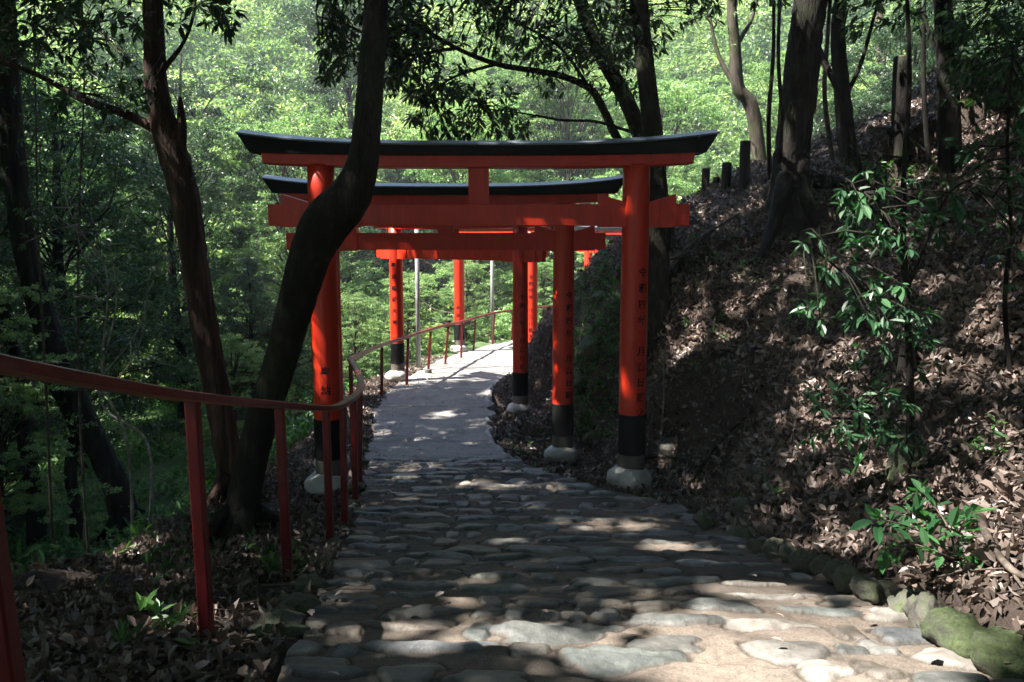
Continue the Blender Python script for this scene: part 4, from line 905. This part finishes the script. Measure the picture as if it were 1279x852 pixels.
# ------------------------------------------------------------------ far wood, undergrowth, litter
def far_wood():
    g = np.random.default_rng(3); k = 2200
    a = g.uniform(R(-62), R(62), k); r = g.uniform(29, 60, k); x = r * np.sin(a); y = 4 + r * np.cos(a)
    z = terr(x, y) + g.uniform(.2, 5.5, k)
    c = np.c_[x, y, z]; rad = np.c_[g.uniform(.8, 2.0, (k, 2)), g.uniform(.3, .9, k)]
    k3 = 500; a = g.uniform(R(-32), R(32), k3); r = g.uniform(24, 36, k3); x3 = r * np.sin(a); y3 = 4 + r * np.cos(a); c = np.vstack([c, np.c_[x3, y3, terr(x3, y3) + g.uniform(.1, 1.6, k3)]]); rad = np.vstack([rad, np.c_[g.uniform(.5, 1.2, (k3, 2)), g.uniform(.3, .7, k3)]])
    k2 = 900; a = g.uniform(R(48), R(312), k2); r = g.uniform(13, 20, k2); x2 = r * np.sin(a); y2 = 2 + r * np.cos(a)  # unseen foliage ring beside and behind the camera, added to block sky light
    z2 = terr(x2, y2) + g.uniform(.3, 11, k2); c = np.vstack([c, np.c_[x2, y2, z2]]); rad = np.vstack([rad, np.c_[g.uniform(1, 2, (k2, 2)), g.uniform(.6, 1.2, k2)]])
    sc = np.repeat(c, 6, 0); sr = np.repeat(rad, 6, 0); sc = sc + unit(g.normal(size=(len(sc), 3))) * sr * .9; srad = sr * g.uniform(.25, .5, (len(sc), 1))
    tag(lobj('distant_woodland', [cloud(sc, srad, 700000, .23, .15, g, .6, tone=np.clip(.45 + 1.5 * fbm(sc[:, 0] * .16, sc[:, 2] * .3 + sc[:, 1] * .1, 5, 3) + .25 * g.random(len(sc)), 0, 1))], M['leaf_wood']), 'sunlit green wood covering the far hillside', 'wood', kind='stuff')
far_wood()
def undergrowth():
    g = np.random.default_rng(4)
    x = g.uniform(-16, 9, 60000); y = g.uniform(2, 30, 60000)
    z, sd_, sg_ = terr(x, y, True)
    w = np.where(sg_ < 0, sstep(1.5, 3.0, sd_ + np.where(y > 9, 1.0, 0)), np.where((sg_ > 0) & (y > 15), sstep(.3, 1.5, sd_) * .6, 0)) * (fbm(x * .7, y * .7, 8) > -.22)
    k = g.random(len(x)) < w * np.clip(1.3 - y / 40, .4, 1) * .62
    p = np.c_[x, y, z][k]; h = g.uniform(.05, .4, len(p)); p[:, 2] += h
    d = g.normal(size=(len(p), 3)) * [1, 1, .3]
    a = bunches(p, d + [0, 0, .5], 7, .11, .05, .1, g, True)
    tag(lobj('undergrowth', [a], M['herb']), 'green herbs and ferns covering the ravine below the railing', 'undergrowth', kind='stuff')
undergrowth()
def litter():
    g = np.random.default_rng(5); n = 900000
    d = 1.6 + 16 * g.random(n) ** .8; px = g.uniform(-330, 1800, n); x = (px - 640) / F * d * 1.02; y = d
    z, s_, q_ = terr(x, y, True)
    cl = fbm(x * 1.5, y * 1.5, 61, 3)
    keep = (q_ != 0) & (s_ > .02)
    keep &= np.where(q_ > 0, g.random(n) < np.clip(.85 + cl * 1.3, .25, 1), (s_ < 4.5) & (g.random(n) < np.clip(.6 + cl * 1.2 - sstep(1.8, 4.5, s_) * .5, .05, 1)))
    steep = (q_ > 0) & (y > 7.5) & (s_ > .8) & (s_ < 1.6); keep &= ~(steep & (g.random(n) < .15))
    keep &= ~((s_ > 9) & (g.random(n) < .4))
    far_ = g.random(n) < np.clip(.5 + .5 * (1 - (d - 5) / 10), .6, 1); keep &= far_
    # thin the near field so that each square metre keeps the same number of leaves
    keep &= g.random(n) < np.clip(d / 6.5, .42, 1)
    x = x[keep]; y = y[keep]; z = z[keep]; n = len(x)
    e = .04; zx = (terr(x + e, y) - z) / e; zy = (terr(x, y + e) - z) / e
    nr = unit(np.c_[-zx, -zy, np.ones(n)]) + g.normal(size=(n, 3)) * .30
    dr = g.normal(size=(n, 3)); sz = g.uniform(.35, 1.25, n) * np.where(x < 0, .85, 1)
    pos = np.c_[x, y, z + g.uniform(.002, .035, n)]
    V, Q, r = leaves(pos, dr, nr, .064 * sz, .028 * sz * g.uniform(.8, 1.5, n), True, fold=.22, curl=0, g=g, rnd=np.clip(g.beta(1.5, 2.8, n) + .15 * cl[keep], 0, 1))
    cu = np.tile(np.array([0, .35, .35, 0, .35, .35]), n); V[:, 2] += np.repeat(g.normal(size=n) * .012, 6) * (cu > 0)
    return V, Q, r
L1 = litter()
def path_litter():
    g = np.random.default_rng(8); n = 900
    y = 2 + 15 * g.random(n) ** 1.0; t = np.where(g.random(n) < .7, g.random(n) ** 3 * .5, 1 - g.random(n) ** 4 * .25); t = np.where(g.random(n) < .3, g.random(n), t)
    k = g.random(n) < np.where(y < 7, .35, .9); y = y[k]; t = t[k]; n = len(y)
    xl = np.interp(y, LP[:, 1][:300], LP[:, 0][:300]); xr = np.interp(y, RP[:, 1][:330], RP[:, 0][:330]); zz = np.interp(y, PS[:, 1], PS[:, 4])
    x = xl + (xr - xl) * t; sz = g.uniform(.35, .9, n)
    return leaves(np.c_[x, y, zz + np.where(y < 8.2, .045, .022)], g.normal(size=(n, 3)) * [1, 1, .15], np.array([0, 0, 1.]) + g.normal(size=(n, 3)) * .25, .075 * sz, .034 * sz, True, .2, .1, g, np.clip(g.random(n) * .7 + .35, 0, 1))
b = MB(); b.add(L1[0], None, L1[1], L1[2]); l2 = path_litter(); b.add(l2[0], None, l2[1], l2[2])
tag(b.build('leaf_litter', M['leaf_dead']), 'brown fallen leaves covering the bank and the shoulder', 'leaf litter', kind='stuff')
# single fallen leaves lying on the stones near the camera
for k, (px, py, ln, lab, t_) in enumerate([(531, 830, .085, 'large curled tan leaf lying on the lowest paving in view', .95), (651, 833, .05, 'small greenish leaf beside the tan leaf on the lowest paving', .7), (744, 713, .04, 'small pale leaf on a flat grey stone mid path', 1.0), (924, 740, .04, 'tiny pale leaf on the paving near the right kerb', 1.0)]):
    q = P(px, py, 2.75 if py > 800 else 3.7); zz = np.interp(q[1], PS[:, 1], PS[:, 4]); q = q * ((zz + .04) / q[2]); g = np.random.default_rng(k)
    V, Q, r = leaves(np.array([q, q + [.012, .01, .004]])[:1 + (k == 0)], np.array([[1, .3, .1], [-.6, .9, .15]])[:1 + (k == 0)], np.array([[0, -.2, 1.], [.2, .1, 1]])[:1 + (k == 0)], ln, ln * .5, True, .2, .1, g, np.full(1 + (k == 0), t_))
    b = MB(); b.add(V, None, Q, r); tag(b.build('fallen_leaf', M['leaf_dead'], origin=q), lab, 'leaf')
# low weeds on the bank and the mossy face
def weeds():
    g = np.random.default_rng(9); out = []
    for (x0, x1, y0, y1, n) in [(715, 775, 330, 450, 420), (640, 690, 540, 600, 16), (1060, 1180, 200, 250, 60), (850, 960, 300, 360, 30), (840, 930, 400, 470, 10), (1180, 1279, 540, 600, 5), (715, 770, 430, 550, 240), (960, 1100, 330, 420, 20), (550, 640, 600, 700, 0), (470, 560, 660, 720, 0), (330, 380, 690, 730, 14), (60, 330, 640, 720, 60), (120, 260, 720, 850, 14), (900, 1000, 590, 640, 6)]:
        for _ in range(n):
            p = hit(g.uniform(x0, x1), g.uniform(y0, y1), 2); 
            if p[1] < 39: out.append(p + [0, 0, g.uniform(.01, .10)])
    p = np.array(out); d = g.normal(size=(len(p), 3)) * [1, 1, .2] + [0, 0, .6]
    tag(lobj('weeds', [bunches(p, d, 8, .065, .022, 0, g)], M['herb']), 'small green weeds and ferns scattered on the bank and the leafy shoulder', 'weeds', kind='stuff')
weeds()

def twigs():
    g = np.random.default_rng(15); b = MB(); x = g.uniform(-3, 8, 2600); y = g.uniform(2, 13, 2600); z, s_, q_ = terr(x, y, True)
    for i in np.where((q_ != 0) & (s_ > .12) & (s_ < 6))[0][:1500]:
        a = g.uniform(0, 2 * pi); ln = g.uniform(.08, .4); p = np.array([x[i], y[i], z[i] + .03]); e = p + np.array([cos(a), sin(a), 0]) * ln; m_ = (p + e) / 2 + g.normal(size=3) * .015
        zz = terr([e[0], m_[0]], [e[1], m_[1]]); e[2] = zz[0] + .03; m_[2] = zz[1] + .045
        r = g.uniform(.0018, .006); V, T, Q = tube([p, m_, e], [r, r * .9, r * .6], 5); b.add(V, T, Q, g.random())
    tag(b.build('twig_litter', M['twig'], None, True), 'thin dead twigs strewn over the fallen leaves', 'twigs', kind='stuff')
twigs()

# ------------------------------------------------------------------ kerb stones and rocks
def kerb():
    g = np.random.default_rng(10)
    R_ = [(1262, 826, .15, .16, .11, 1), (1205, 798, .14, .17, .12, 1), (1160, 772, .10, .11, .10, 0), (1128, 752, .09, .10, .09, 0), (1085, 735, .12, .11, .09, 0), (1030, 703, .10, .1, .11, 0), (1003, 698, .09, .1, .10, 0), (985, 688, .08, .08, .08, 0),
          (1240, 812, .12, .12, .10, 1), (1180, 786, .10, .10, .09, 1), (1145, 764, .08, .09, .08, 0), (1104, 742, .10, .1, .09, 0), (1060, 722, .10, .1, .09, 0), (1046, 712, .09, .09, .08, 0), (1016, 700, .08, .08, .08, 0), (968, 684, .09, .09, .08, 0), (950, 676, .10, .10, .08, 0), (935, 668, .09, .09, .07, 0), (920, 660, .10, .11, .08, 0), (880, 648, .12, .1, .09, 0), (850, 632, .11, .1, .08, 0), (930, 632, .16, .12, .10, 0), (758, 622, .09, .08, .06, 0), (790, 622, .1, .09, .06, 0), (822, 618, .1, .1, .07, 0), (720, 600, .1, .1, .07, 0), (742, 612, .08, .08, .05, 0), (690, 586, .1, .1, .06, 0), (668, 577, .08, .09, .05, 0), (648, 560, .09, .1, .06, 0), (636, 545, .08, .09, .05, 0), (625, 525, .08, .1, .05, 0), (619, 508, .08, .12, .05, 0)]
    spec = {0: 'dark mossy boulder in the bottom right corner, cut by the frame', 1: 'bright green mossy kerb boulder beside the lowest paving on the right', 2: 'square greyish kerb stone just left of the bright mossy boulder', 3: 'brownish upright kerb stone where the channel opens beside the paving', 4: 'long mossy kerb boulder under the leafy seedling',
            21: 'large dark angular rock lying on leaves above the kerb stones'}
    grp = 'small stones edging the right side of the path'
    for k, (px, py, rx, ry, rz, ms) in enumerate(R_):
        y = np.interp(py, [500, 520, 560, 600, 640, 685, 745, 800, 850], [12, 10.7, 8.7, 7.2, 6.2, 5.1, 3.85, 3.1, 2.65]); q = P(px, py, y)
        q = hit(px, py + 6, 2)
        q[2] = gz(q[0], q[1]) + rz * g.uniform(-.1, .25); rx *= .72; ry *= .75; rz *= .8
        rock('mossy_boulder' if ms else 'kerb_stone', q, (rx, ry, rz), spec.get(k, 'small rounded stone in the row edging the right side of the path'), 'stone', M['moss_rock'] if ms else M['kerb_rock'], 200 + k, None if k in spec else grp)
    for k, (px, py, r) in enumerate([(462, 545, .09), (462, 560, .1), (460, 580, .1), (456, 600, .09), (455, 622, .1), (452, 640, .09), (450, 664, .1), (447, 684, .09), (436, 706, .1), (428, 735, .12), (410, 770, .13), (398, 800, .14), (385, 835, .16), (466, 525, .09), (470, 508, .08), (480, 497, .1), (494, 487, .09), (510, 476, .1), (527, 466, .1), (545, 457, .1), (566, 450, .1), (452, 652, .07)]):
        y = np.interp(py, [440, 450, 470, 490, 520, 560, 600, 640, 685, 745, 800, 850], [18.5, 17, 14.7, 12.9, 10.7, 8.7, 7.2, 6.2, 5.1, 3.85, 3.1, 2.65]); q = P(px, py, y); q[0] = np.interp(q[1], PS[:, 1], PS[:, 0]) - .05
        q[2] = np.interp(q[1], PS[:, 1], PS[:, 4]) + .0; r *= .72; q[0] -= .03
        rock('edging_stone', q, (r, r * 1.1, r * .55), 'low worn stone in the row edging the left side of the path', 'stone', M['kerb_rock'], 300 + k, 'stones edging the left side of the path')
    for k, (px, py, r, lab) in enumerate([(735, 505, .2, 'mossy rock bulging from the bank between the two right pillars'), (745, 430, .28, 'tall mossy outcrop on the bank left of the nearest right pillar'), (728, 470, .25, 'grey rock sticking out of the leafy bank below the mossy outcrop'), (700, 500, .2, 'low rock behind the second torii right pillar'), (838, 560, .22, 'pale sunlit rock right of the nearest right pillar'), (752, 370, .22, 'upper mossy rock where the bank meets the torii beam'), (960, 590, .2, 'dark rock half buried under leaves in the middle of the lower bank'), (1100, 150, .25, 'grey rock on the slope left of the cut post'), (680, 560, .14, 'small rock by the second torii foot stone'), (745, 545, .22, 'dark rock behind the foot of the nearest right pillar')]):
        q = hit(px, py, 3); rock('bank_rock', q - np.array([-.3 * r, -.4 * r, .35 * r]), (r, r * .8, r * .8), lab, 'rock', M['moss_rock'] if k in (0, 1, 2, 3, 5, 9) else M['rock'], 400 + k)
    # loose stones at the feet of the right pillars
    for k in range(46):
        px = g.uniform(640, 800); py = 540 + (px - 640) * .42 + g.uniform(-8, 22); q = hit(px, py, 5); r = g.uniform(.035, .08)
        if q[1] < 20 and terr([q[0]], [q[1]], True)[2][0] > 0: rock('loose_stone', q, (r * 1.3, r, r * .7), 'small loose stone at the foot of the bank beside the torii pillars', 'stone', M['rock'], 500 + k, 'loose stones at the foot of the bank')
kerb()

# ------------------------------------------------------------------ cut posts, stump, branches, seedling
for (px, py, top, w, lab, dd) in [(880, 258, 211, 5, 'short thin cut log post, leftmost on the sunlit crest', 12.5), (906, 248, 204, 6, 'short dark cut log post, middle one on the sunlit crest', 12), (929, 242, 177, 6.5, 'taller bluish cut log post nearest to the massive trunk on the crest', 11.6), (893, 254, 222, 4, 'stubby broken stake between the log posts on the crest', 12.3), (1124, 188, 72, 9.5, 'tall dark charred post standing on the slope at upper right', None)]:
    q = hit(px, py, 5, 30) if dd is None else P(px, py, dd); zz = gz(q[0], q[1]); d = q[1]; t = P(px + 2, top, d); w_ = w / F * d; s0 = np.array([q[0], d, min(q[2], zz) - .15])
    root = thing('log_post', lab, 'post', q, None); b = MB(); V, T, Q = tube([s0, (s0 + t) / 2, t], [w_ * 1.05, w_, w_ * .97], 18, 12, .04, px); b.add(V, T, Q); b.build('shaft', M['bark_dark'], root, True)
    b = MB(); V, T, Q = tube([t - [0, 0, .004], t + [0, 0, .012]], [w_ * .93, w_ * .9], 18); b.add(V, T, Q); b.build('cut_top', M['foot'], root)
q = hit(1134, 470, 3); q[1] += .0; t = q + np.array([0, -.02, .22]); root = thing('tree_stump', 'small dark cut stump with a pale rim beside the sapling stem', 'stump', q); b = MB(); V, T, Q = tube([q - [0, 0, .25], q, t], [.09, .075, .07], 16, 10, .06, 2); b.add(V, T, Q); b.build('bark', M['bark_dark'], root, True)
b = MB(); V, T, Q = tube([t - [0, 0, .004], t + [0, 0, .008]], [.066, .062], 16); b.add(V, T, Q); b.build('cut_face', M['kerb_rock'], root)
q = hit(1130, 590, 3); b = MB(); V, T, Q = tube([q - [0, 0, .2], q + [0, 0, .08], q + [0, 0, .2]], [.12, .085, .06], 14, 10, .15, 6); b.add(V, T, Q); tag(b.build('tree_stump', M['moss_rock'], None, True, q), 'low yellow-green mossy stump at the root of the sapling', 'stump')
def branch(pl, r0, lab, m='twig', twigs=()):
    ps = []
    for px, py, up in pl: q = hit(px, py, 2.2); ps.append(q + [0, 0, up])
    b = MB(); V, T, Q = tube(ps, np.linspace(r0, r0 * .45, len(ps)), 9, len(ps) * 8, .1, len(lab)); b.add(V, T, Q)
    for tw in twigs:
        ts = [hit(px, py, 2.2) + [0, 0, up] for px, py, up in tw]; V, T, Q = tube(ts, np.linspace(r0 * .4, r0 * .15, len(ts)), 6, len(ts) * 5, .1, 3); b.add(V, T, Q)
    tag(b.build('fallen_branch', M[m], None, True, ps[0]), lab, 'branch')
branch([(1222, 648, .03), (1236, 690, .04), (1262, 728, .05), (1290, 735, .03)], .020, 'bare forked branch lying on leaves right of the leafy seedling', 'twig', [[(1262, 728, .05), (1275, 742, .03), (1290, 760, .03)]])
branch([(1070, 618, .05), (1120, 600, .06), (1165, 590, .06), (1215, 560, .05)], .028, 'long dark root-like branch across the slope above the seedling', 'bark_dark')
branch([(1155, 600, .03), (1200, 570, .03), (1279, 545, .03)], .014, 'thin branch on the leaves near the right edge')
branch([(838, 700, .0), (820, 640, .0)][:0] or [(860, 610, .04), (900, 560, .06), (940, 520, .05)], .018, 'dark stick leaning on the lower bank right of the nearest pillar', 'bark_dark')
branch([(826, 555, .05), (829, 500, .12), (827, 462, .2)], .010, 'pale thin root hanging down the bank beside the nearest right pillar', 'twig_pale')
branch([(805, 578, .05), (830, 575, .05), (858, 583, .04)], .022, 'dark curved root at the back of the nearest right pillar foot', 'bark_dark')
branch([(915, 415, .03), (928, 400, .05), (940, 428, .04)], .012, 'short pale twig on the shaded middle of the bank', 'twig_pale')
branch([(1205, 265, .05), (1222, 235, .1), (1236, 225, .05)], .018, 'pale broken stick at the upper right slope', 'twig_pale')
branch([(1060, 180, .06), (1110, 172, .12), (1160, 200, .06)], .03, 'grey fallen limb across the slope beneath the cut post', 'twig', [[(1110, 172, .12), (1135, 190, .1), (1150, 215, .04)]])
branch([(845, 330, .05), (880, 300, .06), (930, 268, .05)], .03, 'grey root running down the crest left of the massive trunk', 'twig')
def seedling():
    g = np.random.default_rng(12); b0 = hit(1195, 700, 2.2); d = b0[1]
    root = thing('seedling', 'bright glossy green leafy seedling on the leaves above the kerb boulders', 'plant', b0)
    b = MB(); lv = []
    stems = [[(1195, 700), (1185, 660), (1165, 630), (1150, 612)], [(1195, 700), (1160, 670), (1125, 655), (1098, 648)], [(1195, 700), (1200, 660), (1215, 640)], [(1195, 700), (1212, 695), (1222, 690), (1210, 712), (1186, 738)], [(1185, 660), (1160, 650), (1140, 640)], [(1195, 700), (1170, 690), (1140, 680), (1105, 686)], [(1195, 700), (1215, 700), (1222, 705)]]
    for s_ in stems:
        p = [P(x, y, d - .05 - .25 * (k > 0) * g.random() + .02 * k) for k, (x, y) in enumerate(s_)]; V, T, Q = tube(p, np.linspace(.005, .002, len(p)), 6, 14, 0, 1); b.add(V, T, Q)
        sp = spline(p, 7)[2:]; lv.append(bunches(sp, unit(np.gradient(sp, axis=0)), 4, .082, .038, .15, g, spread=1.0)); lv.append(bunches(sp[-1:], np.array([[0, -.3, .2]]), 6, .09, .042, .1, g, spread=1.1))
    b.build('stem', M['twig'], root, True); lobj('leaves', lv, M['leaf_seed'], root)
    q = hit(1125, 693, 2.5); V, Q, r = leaves(np.array([q + [0, 0, .02]]), np.array([[1, -.3, .3]]), np.array([[0, -.5, 1.]]), .08, .04, g=g); bb = MB(); bb.add(V, None, Q, r); tag(bb.build('fallen_leaf', M['leaf_red'], origin=q), 'single red leaf lying under the left side of the seedling', 'leaf')
    q = hit(1064, 612, 2.5); root = thing('seedling', 'tiny white-glinting seedling below the sapling, left of the mossy stump', 'plant', q)
    b = MB(); V, T, Q = tube([q, q + [0, 0, .1], q + [.02, -.02, .2]], [.004, .003, .002], 6); b.add(V, T, Q); b.build('stem', M['twig'], root)
    lobj('leaves', [bunches(q + np.array([[0, 0, .1], [.01, -.01, .16], [.02, -.02, .2]]), np.array([[0, 0, 1.]] * 3), 4, .06, .028, 0, g)], M['leaf_seed'], root)
seedling()

# ------------------------------------------------------------------ light
s = SUN / np.linalg.norm(SUN); el = math.asin(s[2]); az = math.atan2(s[0], s[1])
w = bpy.data.worlds.new('World'); SC.world = w; w.use_nodes = True; nt = w.node_tree
sky = nt.nodes.new('ShaderNodeTexSky'); sky.sky_type = 'NISHITA'; sky.sun_disc = False; sky.sun_elevation = el; sky.sun_rotation = az
bg = nt.nodes['Background']; nt.links.new(sky.outputs[0], bg.inputs[0]); bg.inputs[1].default_value = .10
sl = bpy.data.lights.new('sun', 'SUN'); sl.energy = 5.0; sl.angle = R(.53); sl.color = (1, .94, .86)
so = bpy.data.objects.new('sun', sl); COL.objects.link(so); so.rotation_euler = Vector(s).to_track_quat('Z', 'Y').to_euler()
SC.view_settings.view_transform = 'Standard'; SC.view_settings.look = 'None'; SC.view_settings.exposure = 2.4; SC.view_settings.gamma = 1
SC.view_settings.use_curve_mapping = False
cy = SC.cycles; cy.max_bounces = 6; cy.diffuse_bounces = 4; cy.volume_bounces = 0; cy.use_adaptive_sampling = True; cy.adaptive_threshold = .02; cy.glossy_bounces = 3; cy.transmission_bounces = 4; cy.use_denoising = True
cy.caustics_reflective = False; cy.caustics_refractive = False; cy.sample_clamp_indirect = 8

def haze():
    m, nt, out = mat('haze_air'); v = N(nt, 'ShaderNodeVolumePrincipled'); v.inputs['Density'].default_value = HAZE; v.inputs['Color'].default_value = (.9, .95, 1, 1)
    L(nt, v.outputs[0], out.inputs['Volume'])
    b = MB(); V, T, Q = box((0, 30, 10), (170, 130, 66)); b.add(V, T, Q); tag(b.build('haze', m), kind='stuff')
HAZE = .0013
if HAZE: haze()
